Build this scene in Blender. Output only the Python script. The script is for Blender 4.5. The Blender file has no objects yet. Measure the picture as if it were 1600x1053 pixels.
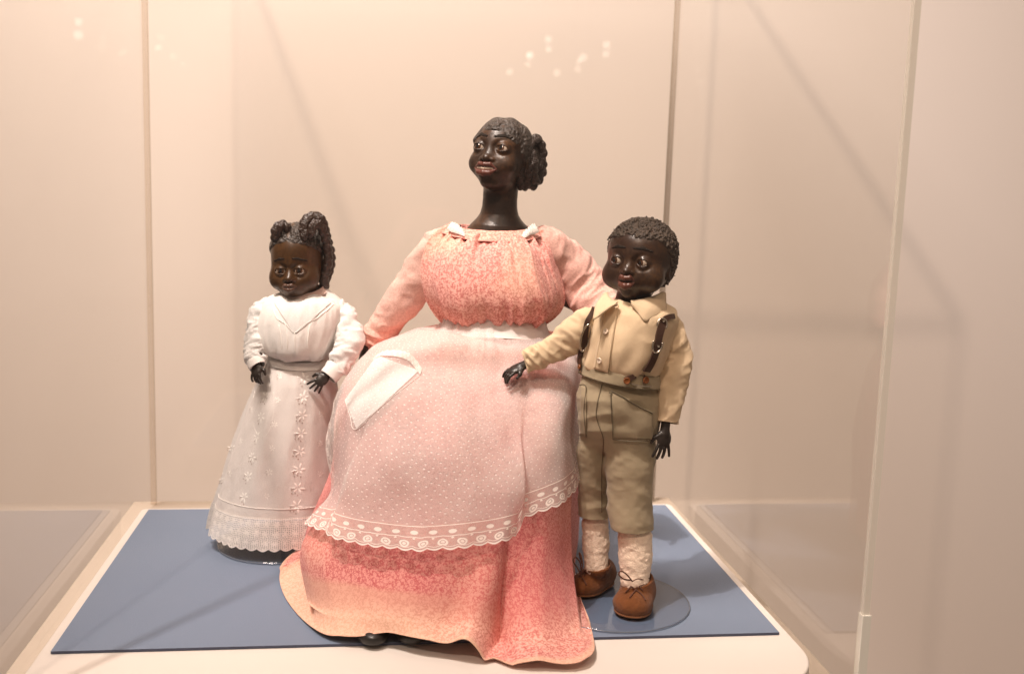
import bpy, math, numpy as np
from mathutils import Vector, Matrix
from mathutils.bvhtree import BVHTree
S = bpy.context.scene
COL = S.collection
# ------------------------------------------------------------------ camera, world, lights, exposure
CAM = np.array([-0.068, -1.330, 0.5]); YAW, PITCH, ROLL, FPX = 0.1337, 0.1446, -0.0319, 1627.5
_f = np.array([math.sin(YAW)*math.cos(PITCH), math.cos(YAW)*math.cos(PITCH), -math.sin(PITCH)])
_r = np.array([math.cos(YAW), -math.sin(YAW), 0.]); _d = np.cross(_f, _r)
_c, _s = math.cos(ROLL), math.sin(ROLL)
_r, _d = _c*_r+_s*_d, -_s*_r+_c*_d
cd = bpy.data.cameras.new('camera'); cam = bpy.data.objects.new('camera', cd); COL.objects.link(cam)
cd.sensor_width = 36; cd.lens = 36*FPX/1600; cd.clip_start = .02; cd.clip_end = 60
M = Matrix.Identity(4)
for i in range(3): M[i][0] = _r[i]; M[i][1] = -_d[i]; M[i][2] = -_f[i]; M[i][3] = CAM[i]
cam.matrix_world = M
cd.dof.use_dof = True; cd.dof.focus_distance = 1.22; cd.dof.aperture_fstop = 5.6
S.camera = cam
W = bpy.data.worlds.new('World'); S.world = W; W.use_nodes = True
bg = W.node_tree.nodes['Background']; bg.inputs[0].default_value = (1, .78, .64, 1); bg.inputs[1].default_value = .30
S.view_settings.view_transform = 'Standard'; S.view_settings.look = 'None'; S.view_settings.exposure = -.23; S.view_settings.gamma = 1
WARM = (1, .84, .765)
def spot(name, loc, aim, power, size, cone=60, blend=.6, col=WARM):
    l = bpy.data.lights.new(name, 'SPOT'); l.energy = power; l.color = col; l.shadow_soft_size = size
    l.spot_size = math.radians(cone); l.spot_blend = blend
    o = bpy.data.objects.new(name, l); COL.objects.link(o); o.location = loc
    o.rotation_euler = (Vector(aim)-Vector(loc)).to_track_quat('-Z', 'Y').to_euler(); return o
spot('steep_spotlight', (-.85, -.95, 3.1), (0, 0, .15), 410, .025, 29, .8, (1, .87, .80))
spot('low_spotlight', (-1.25, -2.9, 3.3), (0, 0, .3), 235, .05, 60, .7, (1, .78, .63))
spot('right_spotlight', (.9, -2.2, 3.1), (-.1, 0, .3), 80, .35, 44, .8, (1, .76, .60))
spot('wall_fill_light', (-.9, -.75, 3.1), (.22, .8, .72), 740, .5, 66, .95, (1, .88, .81))  # added fill to brighten the back wall, broad so its shadows stay soft
spot('back_spotlight', (.1, .35, 3.0), (0, -.05, .1), 22, .05, 40, .7)

# ------------------------------------------------------------------ helpers
def at(px, py, Y):
    v = _f+_r*(px-800)/FPX+_d*(py-526.5)/FPX
    return CAM+v*((Y-CAM[1])/v[1])
def ray(px, py):
    v = _f+_r*(px-800)/FPX+_d*(py-526.5)/FPX
    return v/np.linalg.norm(v)
def ppm(Y): return FPX/((Y-CAM[1])*.973)          # pixels per metre near plane Y
def A(*pts): return np.array([at(*p) for p in pts])
def norm(v): v = np.asarray(v, float); return v/(np.linalg.norm(v, axis=-1, keepdims=True)+1e-12)
def tag(o, label=None, cat=None, group=None, kind=None):
    if label: o['label'] = label
    if cat: o['category'] = cat
    if group: o['group'] = group
    if kind: o['kind'] = kind
    return o
def empty(name, loc, label, cat, group=None):
    o = bpy.data.objects.new(name, None); COL.objects.link(o); o.location = loc; o.empty_display_size = .02
    return tag(o, label, cat, group)
def link(name, me, parent=None, label=None):
    o = bpy.data.objects.new(name, me); COL.objects.link(o)
    if parent is not None:
        o.parent = parent
        root = parent; off = Vector((0, 0, 0))
        while root is not None: off += root.location; root = root.parent
        o.location = -off                     # meshes are written in world coordinates
    if label: o['label'] = label
    return o
def mesh(name, V, F, mats, parent=None, uv=None, smooth=True, midx=None, label=None, col=None):
    me = bpy.data.meshes.new(name)
    me.from_pydata([tuple(map(float, v)) for v in V], [], [tuple(map(int, f)) for f in F])
    if not isinstance(mats, (list, tuple)): mats = [mats]
    for m in mats: me.materials.append(m)
    me.polygons.foreach_set('use_smooth', [smooth]*len(me.polygons))
    if midx is not None: me.polygons.foreach_set('material_index', [int(i) for i in midx])
    if uv is not None:
        l = me.uv_layers.new(name='UVMap'); li = np.zeros(len(me.loops), int); me.loops.foreach_get('vertex_index', li)
        l.data.foreach_set('uv', np.asarray(uv, float)[li].ravel())
    if col is not None:
        a = me.color_attributes.new('paint', 'FLOAT_COLOR', 'POINT')
        c = np.ones((len(V), 4)); c[:, 0] = col; c[:, 1] = col; c[:, 2] = col; a.data.foreach_set('color', c.ravel())
    me.update(); return link(name, me, parent, label)
def solid(o, t, off=0):
    m = o.modifiers.new('thickness', 'SOLIDIFY'); m.thickness = t; m.offset = off; m.use_rim = True; return o
# value noise
def _h(i, j, k):
    n = (i*374761393+j*668265263+k*2147483647+1274126177) & 0xffffffff
    n = ((n ^ (n >> 13))*1274126177) & 0xffffffff
    n = (n ^ (n >> 16)) & 0xffffffff
    return n/4294967295.0
def vn(P, s=1., seed=0):
    P = np.asarray(P, float)*s+seed*17.31
    I = np.floor(P).astype(np.int64); f = P-I; f = f*f*(3-2*f); r = 0
    for a in (0, 1):
        for b in (0, 1):
            for c in (0, 1):
                w = (f[..., 0] if a else 1-f[..., 0])*(f[..., 1] if b else 1-f[..., 1])*(f[..., 2] if c else 1-f[..., 2])
                r = r+w*_h(I[..., 0]+a, I[..., 1]+b, I[..., 2]+c)
    return r*2-1
def n3(x, y=0, z=0):
    x, y, z = np.broadcast_arrays(np.asarray(x, float), y, z); return vn(np.stack([x, y, z], -1))
# signed distance pieces
def ell(P, c, r, R=None):
    p = P-np.asarray(c, float)
    if R is not None: p = p@R
    r = np.asarray(r, float); k0 = np.linalg.norm(p/r, axis=-1); k1 = np.linalg.norm(p/(r*r), axis=-1)+1e-9
    return k0*(k0-1)/k1
def cap(P, a, b, ra, rb=None):
    a = np.asarray(a, float); b = np.asarray(b, float); rb = ra if rb is None else rb
    ab = b-a; t = np.clip(((P-a)@ab)/(ab@ab+1e-12), 0, 1)
    return np.linalg.norm(P-a-t[..., None]*ab, axis=-1)-(ra+(rb-ra)*t)
def smin(a, b, k): h = np.clip(.5+.5*(b-a)/k, 0, 1); return b*(1-h)+a*h-k*h*(1-h)
def smax(a, b, k): return -smin(-a, -b, k)
def chain(P, pts, rad, k=0):
    d = None
    for i in range(len(pts)-1):
        e = cap(P, pts[i], pts[i+1], rad[i], rad[i+1]); d = e if d is None else (np.minimum(d, e) if k == 0 else smin(d, e, k))
    return d
def nets(f, lo, hi, h):
    """surface nets of a signed distance function"""
    lo = np.asarray(lo, float); n = np.ceil((np.asarray(hi)-lo)/h).astype(int)+1
    ax = [lo[i]+h*np.arange(n[i]) for i in range(3)]
    B = 4; nb = -(-n//B); n = nb*B; ax = [lo[i]+h*np.arange(n[i]) for i in range(3)]      # blocks far from the surface are skipped
    cen = np.stack(np.meshgrid(*[lo[i]+h*(np.arange(nb[i])*B+(B-1)/2) for i in range(3)], indexing='ij'), -1)
    C0 = f(cen.reshape(-1, 3)).reshape(nb); D = np.repeat(np.repeat(np.repeat(C0, B, 0), B, 1), B, 2)
    near = np.argwhere(np.abs(C0) < B*h*1.6)
    o4 = np.stack(np.meshgrid(*[np.arange(B)]*3, indexing='ij'), -1).reshape(1, -1, 3)
    ids = (near[:, None]*B+o4).reshape(-1, 3)
    if len(ids): D[tuple(ids.T)] = f(lo+ids*h)
    D[0] = D[-1] = 1; D[:, 0] = D[:, -1] = 1; D[:, :, 0] = D[:, :, -1] = 1
    m = n-1; acc = np.zeros(tuple(m)+(3,)); cnt = np.zeros(tuple(m))
    def sub(o): return D[o[0]:o[0]+m[0], o[1]:o[1]+m[1], o[2]:o[2]+m[2]]
    for a in range(3):
        b, c = [x for x in range(3) if x != a]
        for i in (0, 1):
            for j in (0, 1):
                o0 = [0, 0, 0]; o0[b] = i; o0[c] = j; o1 = list(o0); o1[a] = 1
                d0, d1 = sub(o0), sub(o1); cr = (d0 < 0) != (d1 < 0)
                t = np.where(cr, d0/(d0-d1+1e-20), 0)
                p = np.zeros(tuple(m)+(3,)); p[..., b] = i; p[..., c] = j; p[..., a] = t
                acc += p*cr[..., None]; cnt += cr
    act = cnt > 0; idx = -np.ones(tuple(m), int); idx[act] = np.arange(act.sum())
    ijk = np.argwhere(act); V = lo+(ijk+acc[act]/cnt[act][:, None])*h
    F = []
    for a in range(3):
        b, c = (a+1) % 3, (a+2) % 3
        s0 = [slice(0, -1)]*3; s1 = [slice(0, -1)]*3; s1[a] = slice(1, None)
        x, y = D[tuple(s0)] < 0, D[tuple(s1)] < 0
        e = np.argwhere(x != y); e = e[(e[:, b] > 0) & (e[:, c] > 0)]
        ins = x[tuple(e.T)]
        q = []
        for (i, j) in ((0, 0), (-1, 0), (-1, -1), (0, -1)):
            g = e.copy(); g[:, b] += i; g[:, c] += j; q.append(idx[tuple(g.T)])
        Q = np.stack(q, 1); Q[~ins] = Q[~ins][:, ::-1]; F.append(Q)
    F = np.concatenate(F)
    for _ in range(2):
        g = np.zeros_like(V); e = h*.4
        for a in range(3):
            o = np.zeros(3); o[a] = e; g[:, a] = (f(V+o)-f(V-o))/(2*e)
        gl = np.linalg.norm(g, axis=1, keepdims=True)+1e-9; step = f(V)[:, None]*g/(gl*gl)
        V = V-np.clip(step, -h*.5, h*.5)
    return V, F
def sdf_obj(name, f, lo, hi, h, mat_, parent=None, label=None, colf=None):
    V, F = nets(f, lo, hi, h)
    return mesh(name, V, F, mat_, parent, label=label, col=None if colf is None else colf(V))
# spline surfaces
def crw(t, n, closed):
    """catmull-rom weights: t in [0,1] -> (idx, w) over n control points"""
    t = np.asarray(t, float); m = n if closed else n-1
    x = np.mod(t, 1)*m if closed else np.clip(t, 0, 1)*m
    i = np.minimum(np.floor(x).astype(int), m-1); s = x-i
    w = np.stack([-.5*s+s*s-.5*s**3, 1-2.5*s*s+1.5*s**3, .5*s+2*s*s-1.5*s**3, -.5*s*s+.5*s**3], -1)
    ix = np.stack([i-1, i, i+1, i+2], -1)
    ix = np.mod(ix, n) if closed else np.clip(ix, 0, n-1)
    return ix, w
class Surf:
    def __init__(s, rows, closed=True, disp=None):
        s.C = np.array(rows, float); s.closed = closed; s.disp = disp
    def base(s, u, v):
        u, v = np.broadcast_arrays(u, v)
        iu, wu = crw(u, s.C.shape[1], s.closed); iv, wv = crw(v, s.C.shape[0], False)
        P = s.C[iv[..., :, None], iu[..., None, :]]
        return np.einsum('...i,...j,...ijk->...k', wv, wu, P)
    def nrm(s, u, v):
        e = 2e-3
        a = s.base(u+e, v)-s.base(u-e, v); b = s.base(u, np.minimum(v+e, 1))-s.base(u, np.maximum(v-e, 0))
        n = norm(np.cross(a, b)); return n*s.sgn if hasattr(s, 'sgn') else n
    def fix(s, centre):
        s.sgn = 1.; u, v = np.meshgrid(np.linspace(0, .95, 12), np.linspace(.1, .9, 7))
        c = np.asarray(centre) if centre is not None else s.base(u, v).mean(1, keepdims=True)
        d = ((s.base(u, v)-c)*s.nrm(u, v)).sum(-1).mean()
        s.sgn = 1. if d > 0 else -1.; return s
    def at(s, u, v, off=0.):
        P = s.base(u, v); N = s.nrm(u, v)
        d = off+(s.disp(u, v) if s.disp is not None else 0)
        return P+N*np.asarray(d)[..., None]
def grid_mesh(name, P, closed, mats, parent=None, uv=None, label=None, midx=None, flip=False):
    nv, nu = P.shape[:2]
    i = np.arange(nv-1)[:, None]; j = np.arange(nu if closed else nu-1)[None]
    j2 = (j+1) % nu; F = np.stack([i*nu+j, i*nu+j2, (i+1)*nu+j2, (i+1)*nu+j], -1).reshape(-1, 4)
    if flip: F = F[:, ::-1]
    return mesh(name, P.reshape(-1, 3), F, mats, parent, None if uv is None else uv.reshape(-1, 2), True, midx, label)
def surf_obj(name, s, nu, nv, mats, parent=None, label=None, u0=0, u1=1, v0=0, v1=1, off=0., thick=0, closed=None):
    closed = s.closed if closed is None else closed
    u = np.linspace(u0, u1, nu, endpoint=not closed); v = np.linspace(v0, v1, nv)
    U, V = np.meshgrid(u, v); P = s.at(U, V, off)
    # uv in metres
    L = np.linalg.norm(np.diff(P[nv//2], axis=0), axis=1).sum(); H = np.linalg.norm(np.diff(P[:, nu//3], axis=0), axis=1).sum()
    uv = np.stack([(U-u0)/(u1-u0)*L, (V-v0)/(v1-v0)*H], -1)
    o = grid_mesh(name, P, closed, mats, parent, uv, label, flip=getattr(s, 'sgn', 1) < 0)
    if thick: solid(o, thick)
    return o
def ring(xl, yl, xr, yr, Y0, df, db, pyf=None, K=12, sq=1.):
    """closed ring of control points; left end -> front -> right end -> back"""
    L, Rr = at(xl, yl, Y0), at(xr, yr, Y0); c = (L+Rr)/2; h = (Rr-L)/2
    zf = 0 if pyf is None else at((xl+xr)/2, pyf, Y0-df)[2]-c[2]
    out = []
    for k in range(K):
        t = 2*math.pi*k/K; ca, sa = -math.cos(t), math.sin(t)
        ca2 = math.copysign(abs(ca)**sq, ca); sa2 = math.copysign(abs(sa)**sq, sa)
        p = c+h*ca2; p = p+np.array([0, -df*sa2 if sa > 0 else -db*sa2, zf*max(0, sa)**1.5]); out.append(p)
    return out
def frame_path(pts, n):
    C = np.array(pts); t = np.linspace(0, 1, n); ix, w = crw(t, len(C), False)
    P = np.einsum('ni,nik->nk', w, C[ix]); T = norm(np.gradient(P, axis=0)); return P, T
def tube_surf(pts, rad, flat=1., ref=(0, -1, 0), disp=None, K=10):
    """tube along world points; rad metres per point; flat scales thickness toward ref"""
    P, T = np.array(pts), norm(np.gradient(np.array(pts, float), axis=0)); rows = []
    for p, t, r in zip(P, T, rad):
        a = norm(np.cross(t, ref)); b = norm(np.cross(a, t))
        rows.append([p+r*(math.cos(q)*a+math.sin(q)*flat*b) for q in np.linspace(0, 2*math.pi, K, endpoint=False)])
    s = Surf(rows, True, disp); return s.fix(None)
def polytube(name, pts, r, m, parent=None, n=40, seg=8, label=None, closed=False, smooth_path=True):
    C = np.array(pts, float)
    if smooth_path:
        t = np.linspace(0, 1, n, endpoint=not closed); ix, w = crw(t, len(C), closed); P = np.einsum('ni,nik->nk', w, C[ix])
    else: P = C; n = len(P)
    if closed: T = norm(np.roll(P, -1, 0)-np.roll(P, 1, 0))
    else: T = norm(np.gradient(P, axis=0))
    ref = np.array([.13, -.9, .31]); V = []
    rr = np.broadcast_to(np.asarray(r, float), (n,))
    for p, t, q in zip(P, T, rr):
        a = norm(np.cross(t, ref)); b = np.cross(a, t)
        for k in range(seg): th = 2*math.pi*k/seg; V.append(p+q*(math.cos(th)*a+math.sin(th)*b))
    F = []
    for i in range(n if closed else n-1):
        for k in range(seg):
            i2 = (i+1) % n; F.append((i*seg+k, i*seg+(k+1) % seg, i2*seg+(k+1) % seg, i2*seg+k))
    if not closed: F.append(tuple(range(seg))[::-1]); F.append(tuple((n-1)*seg+k for k in range(seg)))
    return V, F if name is None else mesh(name, V, F, m, parent, label=label)
def tube_obj(*a, **k):
    r = polytube(*a, **k); return r[1]
def bvh_of(*objs):
    V, F = [], []
    for o in objs:
        b = len(V); mw = np.array(o.location) if o.parent is None else None
        V += [v.co[:] for v in o.data.vertices]; F += [[b+i for i in p.vertices] for p in o.data.polygons]
    return BVHTree.FromPolygons(V, F)
def hit(b, px, py):
    h, n, i, d = b.ray_cast(Vector(CAM), Vector(ray(px, py)))
    if h is None: return None, None
    n = np.array(n); h = np.array(h)
    if n@ray(px, py) > 0: n = -n
    return h, n
def along(b, pts, n, off):
    """points given by their outline in the photograph, laid on a surface"""
    C = np.array([(p[0], p[1], 0) for p in pts], float); t = np.linspace(0, 1, n); ix, w = crw(t, len(C), False)
    Q = np.einsum('ni,nik->nk', w, C[ix]); P, N = [], []
    for q in Q:
        h, nn = hit(b, q[0], q[1])
        if h is None: continue
        P.append(h+nn*off); N.append(nn)
    return np.array(P), np.array(N)
def smooth1(a, k=2):
    for _ in range(k): b = a.copy(); b[1:-1] = (a[:-2]+2*a[1:-1]+a[2:])/4; a = b
    return a
def seam(name, b, pts, r, m, parent, n=30, off=0.):
    P, N = along(b, pts, n, off)
    if len(P) < 3: return None
    return tube_obj(name, smooth1(P), r, m, parent, seg=6, smooth_path=False)
def strap(name, b, pts, w, th, m, parent, n=30, off=.001, label=None):
    P, N = along(b, pts, n, off); P = smooth1(P, 6); N = norm(smooth1(N, 12)); T = norm(np.gradient(P, axis=0)); B = norm(np.cross(T, N)); n = len(P)
    ww = np.interp(np.linspace(0, 1, n), np.linspace(0, 1, len(np.atleast_1d(w))), np.atleast_1d(w)) if np.ndim(w) else np.full(n, w)
    V = []
    for p, nn, bb, w_ in zip(P, N, B, ww):
        V += [p-bb*w_/2, p-bb*w_/2*.9+nn*th, p+bb*w_/2*.9+nn*th, p+bb*w_/2]
    F = [];
    for i in range(n-1):
        for k in range(4): F.append((i*4+k, i*4+(k+1) % 4, i*4+4+(k+1) % 4, i*4+4+k))
    F += [(0, 1, 2, 3), (n*4-1, n*4-2, n*4-3, n*4-4)]
    return mesh(name, V, F, m, parent, label=label, smooth=False)
def patch(name, b, quad, nu, nv, off, m, parent, thick=.0008, label=None, bulge=0.):
    """cloth piece: quad of 4 photo points (tl,tr,br,bl), laid on a surface"""
    q = np.array(quad, float); P = np.zeros((nv, nu, 3)); last = None
    for i in range(nv):
        for j in range(nu):
            s, t = j/(nu-1), i/(nv-1); x, y = (1-t)*((1-s)*q[0]+s*q[1])+t*((1-s)*q[3]+s*q[2])
            h, n = hit(b, x, y)
            if h is None: h, n = last if last is not None else (at(x, y, -.15), np.array([0, -1., 0]))
            last = (h, n); P[i, j] = h+n*(off+bulge*math.sin(math.pi*s)*math.sin(math.pi*t))
    for _ in range(2): P[1:-1, 1:-1] = (P[1:-1, 1:-1]*2+P[:-2, 1:-1]+P[2:, 1:-1]+P[1:-1, :-2]+P[1:-1, 2:])/6
    U, Vv = np.meshgrid(np.linspace(0, 1, nu), np.linspace(0, 1, nv))
    L = np.linalg.norm(P[0, -1]-P[0, 0]); H = np.linalg.norm(P[-1, 0]-P[0, 0])
    o = grid_mesh(name, P, False, m, parent, np.stack([U*L, Vv*H], -1), label)
    if thick: solid(o, thick)
    return o

# ------------------------------------------------------------------ materials
class NT:
    def __init__(s, name):
        s.m = bpy.data.materials.new(name); s.m.use_nodes = True; s.t = s.m.node_tree; s.t.nodes.clear()
        s.out = s.n('ShaderNodeOutputMaterial')
    def n(s, typ, ins=None, **pr):
        x = s.t.nodes.new(typ)
        for k, v in pr.items(): setattr(x, k, v)
        for k, v in (ins or {}).items():
            if isinstance(v, bpy.types.NodeSocket): s.t.links.new(v, x.inputs[k])
            else: x.inputs[k].default_value = v
        return x
    def math(s, op, a, b=None, c=None, clamp=False):
        x = s.n('ShaderNodeMath', operation=op, use_clamp=clamp)
        for i, v in enumerate((a, b, c)):
            if v is None: continue
            if isinstance(v, bpy.types.NodeSocket): s.t.links.new(v, x.inputs[i])
            else: x.inputs[i].default_value = v
        return x.outputs[0]
    def mix(s, f, a, b):
        x = s.n('ShaderNodeMix', data_type='RGBA')
        for i, v in ((0, f), (6, a), (7, b)):
            if isinstance(v, bpy.types.NodeSocket): s.t.links.new(v, x.inputs[i])
            else: x.inputs[i].default_value = v if i == 0 else (*v, 1)
        return x.outputs[2]
    def ramp(s, f, a, b):
        return s.math('SMOOTH_MIN', s.n('ShaderNodeMapRange', {0: f, 1: a, 2: b}, clamp=True).outputs[0], 1., .0)
    def noise(s, vec, scale, detail=3, rough=.5):
        return s.n('ShaderNodeTexNoise', {'Vector': vec, 'Scale': scale, 'Detail': detail, 'Roughness': rough}).outputs['Fac']
    def bump(s, h, strength, dist):
        return s.n('ShaderNodeBump', {'Height': h, 'Strength': strength, 'Distance': dist}).outputs[0]
    def bsdf(s, **k):
        ins = {k2.replace('_', ' '): v for k2, v in k.items()}
        return s.n('ShaderNodeBsdfPrincipled', ins).outputs[0]
    def end(s, sh): s.t.links.new(sh, s.out.inputs[0]); return s.m
def obj_co(t): return t.n('ShaderNodeTexCoord').outputs['Object']
def uv_co(t): return t.n('ShaderNodeTexCoord').outputs['UV']
def weave(t, vec, scale):
    x = t.n('ShaderNodeTexWave', {'Vector': vec, 'Scale': scale, 'Distortion': 1.5, 'Detail': 1}, bands_direction='X').outputs['Fac']
    y = t.n('ShaderNodeTexWave', {'Vector': vec, 'Scale': scale, 'Distortion': 1.5, 'Detail': 1}, bands_direction='Z').outputs['Fac']
    return t.math('ADD', x, y)
def cloth(name, c1, c2, rough=.9, nscale=30, alpha=1., weave_s=500, bumpd=.0004, trans=.0, wrinkle=0):
    t = NT(name); co = obj_co(t); f = t.ramp(t.noise(co, nscale, 4, .6), .3, .7)
    c = t.mix(f, c1, c2); w = weave(t, co, weave_s)
    c = t.mix(t.math('MULTIPLY', t.math('SUBTRACT', 1, t.math('MULTIPLY', w, .5)), .25), c, tuple(x*.6 for x in c1))
    c = t.mix(t.math('MULTIPLY', t.ramp(t.noise(co, 380, 3, .7), .35, .65), .16), c, tuple(x*.72 for x in c1))
    h = w
    if wrinkle: h = t.math('ADD', t.math('MULTIPLY', w, .3), t.math('MULTIPLY', t.noise(co, wrinkle, 3, .5), 6))
    b = t.bump(h, .6, bumpd)
    sh = t.bsdf(Base_Color=c, Roughness=rough, Normal=b, **{'Sheen_Weight': .15, 'Specular_IOR_Level': .15})
    if trans:
        tr = t.n('ShaderNodeBsdfTranslucent', {'Color': c, 'Normal': b}).outputs[0]
        sh = t.n('ShaderNodeMixShader', {0: trans, 1: sh, 2: tr}).outputs[0]
    if alpha < 1:
        a = t.math('ADD', alpha, t.math('MULTIPLY', t.math('SUBTRACT', w, 1), .15))
        sh = t.n('ShaderNodeMixShader', {0: a, 1: t.n('ShaderNodeBsdfTransparent').outputs[0], 2: sh}).outputs[0]
    return t.end(sh)
def plain(name, c, rough=.5, metal=0, spec=.5, bump=0, bs=200, emit=0):
    t = NT(name); k = {}
    if bump: k['Normal'] = t.bump(t.noise(obj_co(t), bs, 4), .7, bump)
    if emit: k['Emission_Color'] = (*c, 1); k['Emission_Strength'] = emit
    return t.end(t.bsdf(Base_Color=(*c, 1), Roughness=rough, Metallic=metal, **{'Specular_IOR_Level': spec}, **k))
def skin(name, c1, c2, rough=.27, bumpd=.0006):
    t = NT(name); co = obj_co(t)
    c = t.mix(t.ramp(t.noise(co, 28, 3, .6), .42, .68), c1, c2)
    c = t.mix(t.ramp(t.noise(co, 260, 3), .35, .75), c, tuple(x*.6 for x in c1))
    r = t.math('ADD', rough, t.math('MULTIPLY', t.noise(co, 90, 3), .25))
    h = t.math('ADD', t.noise(co, 120, 4, .6), t.math('MULTIPLY', t.noise(co, 500, 3), .35))
    return t.end(t.bsdf(Base_Color=c, Roughness=r, Normal=t.bump(h, .5, bumpd), **{'Specular_IOR_Level': .42}))
def print_cloth(name, faded=(.82, .57, .40)):
    """faded coral calico with a small branching print; paler yellowed patches are fading of the dye"""
    t = NT(name); co = obj_co(t)
    fade = t.ramp(t.noise(co, 11, 2, .5), .46, .72)
    z = t.n('ShaderNodeSeparateXYZ', {0: co}).outputs
    ground = t.mix(fade, (.84, .42, .37), (.88, .52, .42))
    ink = t.mix(fade, (.46, .07, .08), (.60, .15, .13))
    warp = t.n('ShaderNodeVectorMath', {0: co, 1: t.n('ShaderNodeVectorMath', {0: t.n('ShaderNodeTexNoise', {'Vector': co, 'Scale': 300.}).outputs['Color'], 'Scale': .006}, operation='SCALE').outputs[0]}, operation='ADD').outputs[0]
    v = t.n('ShaderNodeTexVoronoi', {'Vector': warp, 'Scale': 275.}, feature='DISTANCE_TO_EDGE').outputs['Distance']
    d = t.n('ShaderNodeTexVoronoi', {'Vector': warp, 'Scale': 400.}, feature='F1').outputs['Distance']
    line = t.math('MULTIPLY', t.ramp(v, .20, .06), t.ramp(t.noise(co, 260, 1), .40, .50))
    dots = t.ramp(d, .36, .24)
    pat = t.math('MAXIMUM', line, t.math('MULTIPLY', dots, .75))
    c = t.mix(t.math('MULTIPLY', pat, .85), ground, ink)
    # sun-bleached, yellowed lower hem (height follows the cloth, attribute v)
    at_ = t.n('ShaderNodeAttribute', attribute_name='fade').outputs['Fac']
    c = t.mix(t.math('MULTIPLY', at_, .72), c, faded)
    c = t.mix(t.math('MULTIPLY', t.n('ShaderNodeAttribute', attribute_name='rich').outputs['Fac'], .6), c, (.58, .13, .14))
    w = weave(t, co, 420)
    h = t.math('ADD', t.math('MULTIPLY', w, .3), t.math('MULTIPLY', t.noise(co, 45, 3), 5))
    return t.end(t.bsdf(Base_Color=c, Roughness=.92, Normal=t.bump(h, .5, .0004), **{'Specular_IOR_Level': .12, 'Sheen_Weight': .12}))
def muslin(name, alpha=.55, dots=True, col=(.92, .86, .83), dscale=150., dk=.30):
    t = NT(name); uv = uv_co(t); co = obj_co(t)
    w = weave(t, co, 600)
    th = t.noise(co, 20, 3)
    c = t.mix(t.ramp(th, .3, .7), col, tuple(x*.96 for x in col))
    a = t.math('ADD', alpha, t.math('ADD', t.math('MULTIPLY', t.math('SUBTRACT', w, 1), .10), t.math('MULTIPLY', t.math('SUBTRACT', th, .5), .25)))
    if dots:
        rot = t.n('ShaderNodeMapping', {0: uv, 'Rotation': (0, 0, .78)}).outputs[0]
        v = t.n('ShaderNodeTexVoronoi', {'Vector': rot, 'Scale': dscale, 'Randomness': .45}, feature='F1', voronoi_dimensions='2D').outputs['Distance']
        dt = t.ramp(v, .17, .08); a = t.math('ADD', a, t.math('MULTIPLY', dt, dk), clamp=True); c = t.mix(dt, c, (.98, .95, .92))
        h = t.math('ADD', w, t.math('MULTIPLY', dt, 5))
    else: h = w
    h = t.math('ADD', h, t.math('MULTIPLY', t.noise(co, 75, 5, .6), 9))
    b = t.bump(h, .5, .0004)
    s1 = t.n('ShaderNodeBsdfDiffuse', {'Color': c, 'Normal': b}).outputs[0]; s2 = t.n('ShaderNodeBsdfTranslucent', {'Color': c, 'Normal': b}).outputs[0]
    sh = t.n('ShaderNodeMixShader', {0: .12, 1: s1, 2: s2}).outputs[0]
    return t.end(t.n('ShaderNodeMixShader', {0: a, 1: t.n('ShaderNodeBsdfTransparent').outputs[0], 2: sh}).outputs[0])
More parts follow.
